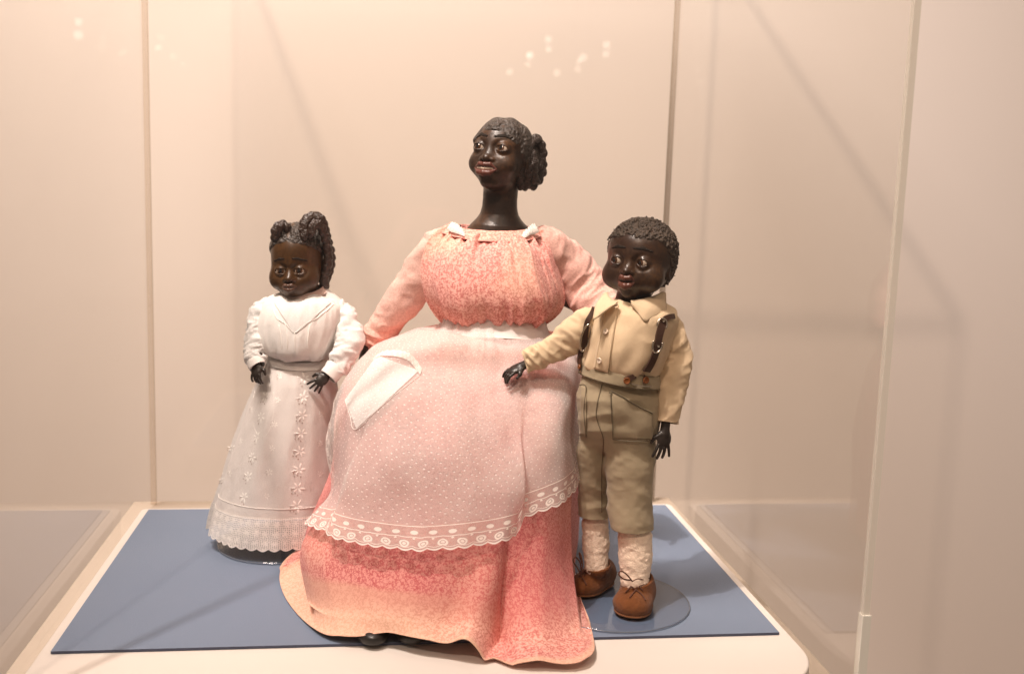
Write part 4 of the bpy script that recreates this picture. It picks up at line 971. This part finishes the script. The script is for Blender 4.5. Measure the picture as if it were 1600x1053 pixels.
# placket, buttons, collar
pl = patch('placket', B_b, [(947, 474), (967, 478), (951, 581), (929, 575)], 10, 40, .0018, M_shirt, bo, .0012)
for pts in ([(949, 478), (941, 520), (932, 574)], [(966, 480), (958, 525), (951, 580)]): seam('placket_seam', B_b, pts, .0005, M_shirt, pl, 40, .0026)
def button(name, b, px, py, r, m, parent, off=.003, holes=True):
    h, n = hit(b, px, py)
    if h is None: return
    h = h+n*off; a = norm(np.cross(n, (0, 0, 1))); bb = np.cross(a, n); V, F = [], []; N = 20
    prof = [(1., -.0006), (1.04, .0002), (.97, .0010), (.80, .0012), (.68, .0006), (.25, .0005), (.0, .0005)]
    for rr, z in prof:
        for i in range(N): t = 2*math.pi*i/N; V.append(h+(a*math.cos(t)+bb*math.sin(t))*r*rr+n*z)
    for j in range(len(prof)-1):
        for i in range(N): F.append((j*N+i, j*N+(i+1) % N, (j+1)*N+(i+1) % N, (j+1)*N+i))
    o = mesh(name, V, F, m, parent)
    if holes:
        for s_ in (-1, 1):
            c_ = h+bb*s_*r*.24+n*.0007; tube_obj('thread_hole', [c_-a*r*.1, c_+a*r*.1], r*.10, M_leather, o, n=3, seg=6, smooth_path=False) if False else None
            V = [c_+(a*math.cos(t)+bb*math.sin(t))*r*.13 for t in np.linspace(0, 2*math.pi, 8, endpoint=False)]; mesh('thread_hole', V, [tuple(range(8))], M_stitch, o, smooth=False)
    return o
for x, y in ((962, 480), (949, 519), (940, 562)): button('button', B_b, x, y, 4.6*kb, M_button, bo, .0045)
def flap(name, inn, out, m, parent):
    I = A(*inn); O = A(*out); n = 18; t = np.linspace(0, 1, n); w1 = crw(t, len(I), False); w2 = crw(t, len(O), False)
    i_ = np.einsum('ni,nik->nk', w1[1], I[w1[0]]); 
    k = len(O)-1; x = t*k; j = np.minimum(x.astype(int), k-1); o_ = O[j]+(O[j+1]-O[j])*(x-j)[:, None]
    P = np.array([i_*(1-s)+o_*s+np.array([0, -.0035*math.sin(math.pi*s), .001*math.sin(math.pi*s)]) for s in np.linspace(0, 1, 8)])
    o = grid_mesh(name, P, False, m, parent); return solid(o, .0014)
flap('collar', [(985, 470, YB-.031), (1002, 468, YB-.029), (1020, 463, YB-.022), (1034, 457, YB-.006)], [(986, 475, YB-.036), (1008, 505, YB-.050), (1041, 488, YB-.028), (1040, 459, YB-.002)], M_shirt, bo)
flap('collar', [(966, 472, YB-.031), (957, 468, YB-.028), (951, 462, YB-.015), (950, 457, YB)], [(962, 474, YB-.036), (926, 502, YB-.048), (930, 477, YB-.030), (943, 459, YB-.004)], M_shirt, bo)
# trousers
def X(x, y, d=0): return at(x, y, YB+d)
R1 = (.0, .0)
def trf(P):
    P = P.copy()
    # flatten depth slightly
    hips = chain(P, [X(962, 568), X(954, 620), X(955, 650)], [.0350, .0365, .0365], .01)
    hips = smin(hips, chain(P, [X(974, 578), X(980, 625), X(980, 650)], [.0350, .0370, .0365], .01), .012)
    l = chain(P, [X(936, 640, .004), X(928, 700, .020), X(928, 780, .032), X(930, 826, .034)], [31*kb, 28*kb, 26*kb, 27*kb], .004)
    r = chain(P, [X(986, 640, -.004), X(984, 720, -.006), X(984, 800, -.010), X(986, 846, -.012)], [43*kb, 41*kb, 37*kb, 36*kb], .004)
    legs = smin(l, r, .006)
    d = smin(hips, legs, .012)
    z = P[:, 2]; xx = P[:, 0]
    wr = .0016*vn(P*np.array([1.3, 1, 1.5]), 32, 3)+.0024*(.4-np.abs(vn(P*np.array([.8, .8, 1.6])+P[:, [2, 0, 1]]*.5, 34, 8)))+.0005*vn(P*np.array([1.6, 1, 2.0]), 85, 4)
    zc = X(955, 690)[2]; cr = .0013*np.sin((z*1.0+(xx-X(955, 690)[0])*.8*np.sign(xx-X(955, 690)[0]))*520)*np.exp(-((z-zc)/.022)**2-((xx-X(955, 690)[0])/.03)**2)
    cz = X(985, 846)[2]; 
    d = d-wr
    top = z-X(970, 576)[2]+.16*(xx-X(970, 585)[0]); d = np.maximum(d, top)
    cutl = (X(928, 829, .03)[2]-z); cutr = (X(988, 851, -.014)[2]-z)
    cut = np.where(xx < X(956, 800)[0], cutl, cutr); d = np.maximum(d, cut)
    return d*.85
tr = sdf_obj('trousers', trf, X(890, 862, -.09), X(1050, 500, .10), .0013, M_trous, bo)
B_t = bvh_of(tr)
twb = Surf([ring(911, 560, 1028, 583, YB, .0430, .042, 583), ring(909, 572, 1030, 594, YB, .0440, .042, 595), ring(907, 584, 1031, 604, YB, .0445, .042, 606)], True, lambda u, v: .0006+.0008*n3(u*14, v*3, 6)).fix(None)
two = surf_obj('waistband', twb, 180, 14, M_trous, bo, thick=.0018); B_w = bvh_of(two, tr)
for v_ in (.05, .92): tube_obj('stitching', twb.at(np.linspace(0, 1, 200, endpoint=False), np.full(200, v_), .0009), .00045, M_stitch, two, seg=5, closed=True, smooth_path=False)
pp = patch('pocket', B_t, [(955, 612), (1018, 644), (1019, 686), (957, 683)], 24, 24, .0012, M_trous, tr, .0010)
for pts in ([(954, 611), (975, 622), (1000, 636), (1018, 646)], [(955, 612), (956, 650), (958, 684)], [(957, 684), (985, 688), (1014, 687)], [(954, 610), (956, 616), (952, 613)]): seam('stitching', B_t, pts, .00065, M_stitch, pp, 30, .0024)
p2_ = patch('pocket', B_t, [(908, 602), (917, 604), (917, 680), (907, 680)], 8, 20, .0010, M_trous, tr, .0008)
seam('stitching', B_t, [(907, 602), (917, 604), (914, 640), (917, 682)], .00055, M_stitch, p2_, 30, .0016)
for pts in ([(941, 600), (934, 628), (932, 650), (938, 670)], [(938, 670), (943, 690), (940, 740), (940, 800)]): seam('fly_seam', B_t, pts, .0006, M_stitch, tr, 40, .0004)
seam('cuff_seam', B_t, [(950, 835), (965, 841), (990, 843), (1020, 838)], .0006, M_stitch, tr, 30, .0003); seam('cuff_seam', B_t, [(905, 812), (925, 815), (945, 814)], .0006, M_stitch, tr, 30, .0003)
# socks
def sock(p, rad, nm='sock'):
    P = A(*p); return sdf_obj(nm, lambda Q: chain(Q, list(P), rad, .004)-.0006*vn(Q, 330)-.0004*vn(Q*np.array([1, 1, 2.5]), 90, 2), P.min(0)-.03, P.max(0)+.03, .0011, M_sock, bo)
sock([(930, 815, YB+.036), (931, 850, YB+.034), (932, 885, YB+.028)], [.0165, .0160, .0145]); sock([(992, 838, YB-.014), (993, 870, YB-.016), (992, 905, YB-.02)], [.0205, .0195, .0175])
# shoes
def shoe(ank, heel, toe, r, nm='shoe'):
    """ank: ankle centre; heel, toe: ground points"""
    a, h, t = np.array(ank), np.array(heel), np.array(toe); dr = norm((t-h)*[1, 1, 0]); sd = np.array([-dr[1], dr[0], 0]); L = np.linalg.norm(t-h)
    z0 = .0046
    def f(P):
        d = ell(P, h+dr*L*.32+[0, 0, z0+r*.75], (L*.36, r*.95, r*1.15), np.stack([dr, sd, [0, 0, 1]], 1))
        d = smin(d, ell(P, h+dr*L*.68+[0, 0, z0+r*.45], (L*.36, r*1.08, r*.78), np.stack([dr, sd, [0, 0, 1]], 1)), r*.5)
        d = smin(d, cap(P, h+dr*L*.28+[0, 0, z0+r*.8], a, r*.82, r*.86), r*.4)
        op = cap(P, a+[0, 0, -.000], a+[0, 0, .05], r*.74, r*1.2); d = smax(d, -op, .001); d = np.maximum(d, P[:, 2]-a[2]-.25*((P-a)@-dr)*1.0-.002)
        d = d-.0006*vn(P, 90, 2)
        return np.maximum(d, z0-P[:, 2])
    so = sdf_obj(nm, f, np.minimum(h, t)-[.04, .04, .0], np.maximum(a, np.maximum(h, t))+[.04, .04, .03], .0011, M_suede, bo)
    V, F = nets(lambda P: np.maximum(np.maximum(f(P*[1, 1, 0]+[0, 0, z0+.0015])-.0014, P[:, 2]-z0-.0022), z0-.0001-P[:, 2]), np.minimum(h, t)-[.04, .04, -.001], np.maximum(h, t)*[1, 1, 0]+[.04, .04, .014], .0011)
    mesh('sole', V, F, M_suede2, so); return so
g0 = lambda x, y: (lambda v: CAM+v*((.0046-CAM[2])/v[2]))(ray(x, y))
def G(x, y): return g0(x, y)*[1, 1, 0]
sh1 = shoe(at(934, 884, YB+.028), G(953, 905), G(900, 930), .0185)
sh2 = shoe(at(996, 904, YB-.018), G(1003, 935), G(980, 964), .0215)
B_s1, B_s2 = bvh_of(sh1), bvh_of(sh2)
def cordf(pts, so, r=.0009): tube_obj('shoelace', A(*pts), r, M_lace_cord, so, n=50, seg=6)
ya = YB+.005; yb = YB-.045
cordf([(908, 900, ya), (903, 888, ya-.004), (896, 877, ya-.008), (899, 870, ya-.008), (906, 878, ya-.006), (908, 892, ya-.003)], sh1)
cordf([(908, 896, ya), (910, 882, ya-.004), (908, 868, ya-.004), (905, 864, ya-.002), (909, 880, ya)], sh1)
for pts in ([(906, 898), (912, 906), (916, 914)], [(904, 902), (910, 896), (916, 890)], [(906, 892), (914, 898)]):
    P, N = along(B_s1, pts, 14, .0010)
    if len(P) > 2: tube_obj('shoelace', P, .0009, M_lace_cord, sh1, seg=6, smooth_path=False)
cordf([(985, 906, yb+.006), (974, 904, yb+.002), (967, 897, yb+.002), (971, 892, yb+.002), (980, 898, yb+.002), (988, 908, yb+.004)], sh2)
cordf([(988, 908, yb+.004), (996, 904, yb+.004), (1006, 905, yb+.010), (1016, 902, yb+.018)], sh2, .0006)
for pts in ([(975, 904), (985, 910), (998, 916), (1010, 912)], [(980, 912), (992, 920), (1003, 930), (1008, 938)], [(990, 906), (986, 916), (978, 926)], [(998, 908), (994, 920), (984, 934)], [(984, 904), (996, 914), (1004, 922)]):
    P, N = along(B_s2, pts, 18, .0010)
    if len(P) > 2: tube_obj('shoelace', P, .0009, M_lace_cord, sh2, seg=6, smooth_path=False)
# leather braces
B_all = bvh_of(bsh, two, bs2, bs1)
br_r = strap('braces_strap', B_all, [(1050, 495), (1040, 497), (1034, 505), (1028, 525), (1024, 545), (1018, 562), (1008, 578)], [9*kb, 9*kb, 13*kb, 14*kb, 13*kb, 14*kb, 17*kb], .0016, M_leather, bo, 46, .0022)
strap('braces_tab', B_w, [(1012, 574), (998, 583), (984, 590), (976, 594)], [12*kb, 9*kb, 11*kb], .0016, M_leather, br_r, 26, .0026)
strap('braces_tab', B_w, [(1012, 574), (1008, 584), (1006, 592), (1006, 599)], [13*kb, 9*kb, 9*kb], .0016, M_leather, br_r, 20, .0026)
br_l = strap('braces_strap', B_all, [(927, 484), (922, 494), (917, 505), (913, 525), (909, 545), (908, 562), (910, 578)], [7*kb, 8*kb, 9*kb, 11*kb, 9*kb, 9*kb], .0016, M_leather, bo, 46, .0022)
def buckle(b, cx, cy, w, h, ang, off, parent, arc=(0, 2*math.pi), r=.0011):
    p, n = hit(b, cx, cy)
    if p is None: p, n = at(cx, cy, YB-.05), np.array([0, -1., 0])
    n = norm(n*.5+np.array([0, -.8, .05])); p = p+n*off; a = norm(np.cross(n, (0, 0, 1)))*-1; bb = np.cross(a, n)*-1
    if bb[2] < 0: bb = -bb
    if a@_r < 0: a = -a
    c_, s_ = math.cos(ang), math.sin(ang); a, bb = a*c_+bb*s_, bb*c_-a*s_; full = arc[1]-arc[0] > 6.2
    pts = [p+a*w*kb*math.cos(t)+bb*h*kb*math.sin(t) for t in np.linspace(arc[0], arc[1], 28, endpoint=not full)]
    o = tube_obj('buckle', pts, r, M_metal, parent, seg=8, closed=full, smooth_path=False); return o
buckle(B_all, 1032, 508, 8.5, 11, -.25, .0042, br_r, (-.35, math.pi+.35)); buckle(B_all, 1025, 537, 8.5, 14, -.22, .0042, br_r, (math.pi-.3, 2*math.pi+.3))
buckle(B_all, 914, 526, 7, 23, -.18, .0048, br_l)
for x, y in ((1033, 503), (1025, 540)): button('stud', B_all, x, y, 2.0*kb, M_metal, br_r, .0042, False)
for x, y in ((978, 594), (1006, 593)): button('brace_button', B_w, x, y, 5.5*kb, M_button_b, bo, .0048, False)
button('brace_button', B_w, 911, 573, 4*kb, M_button_b, bo, .0048, False)
strap('safety_pin', B_w, [(985, 599), (1000, 603), (1015, 603)], .0012, .0012, M_metal, br_r, 16, .003)
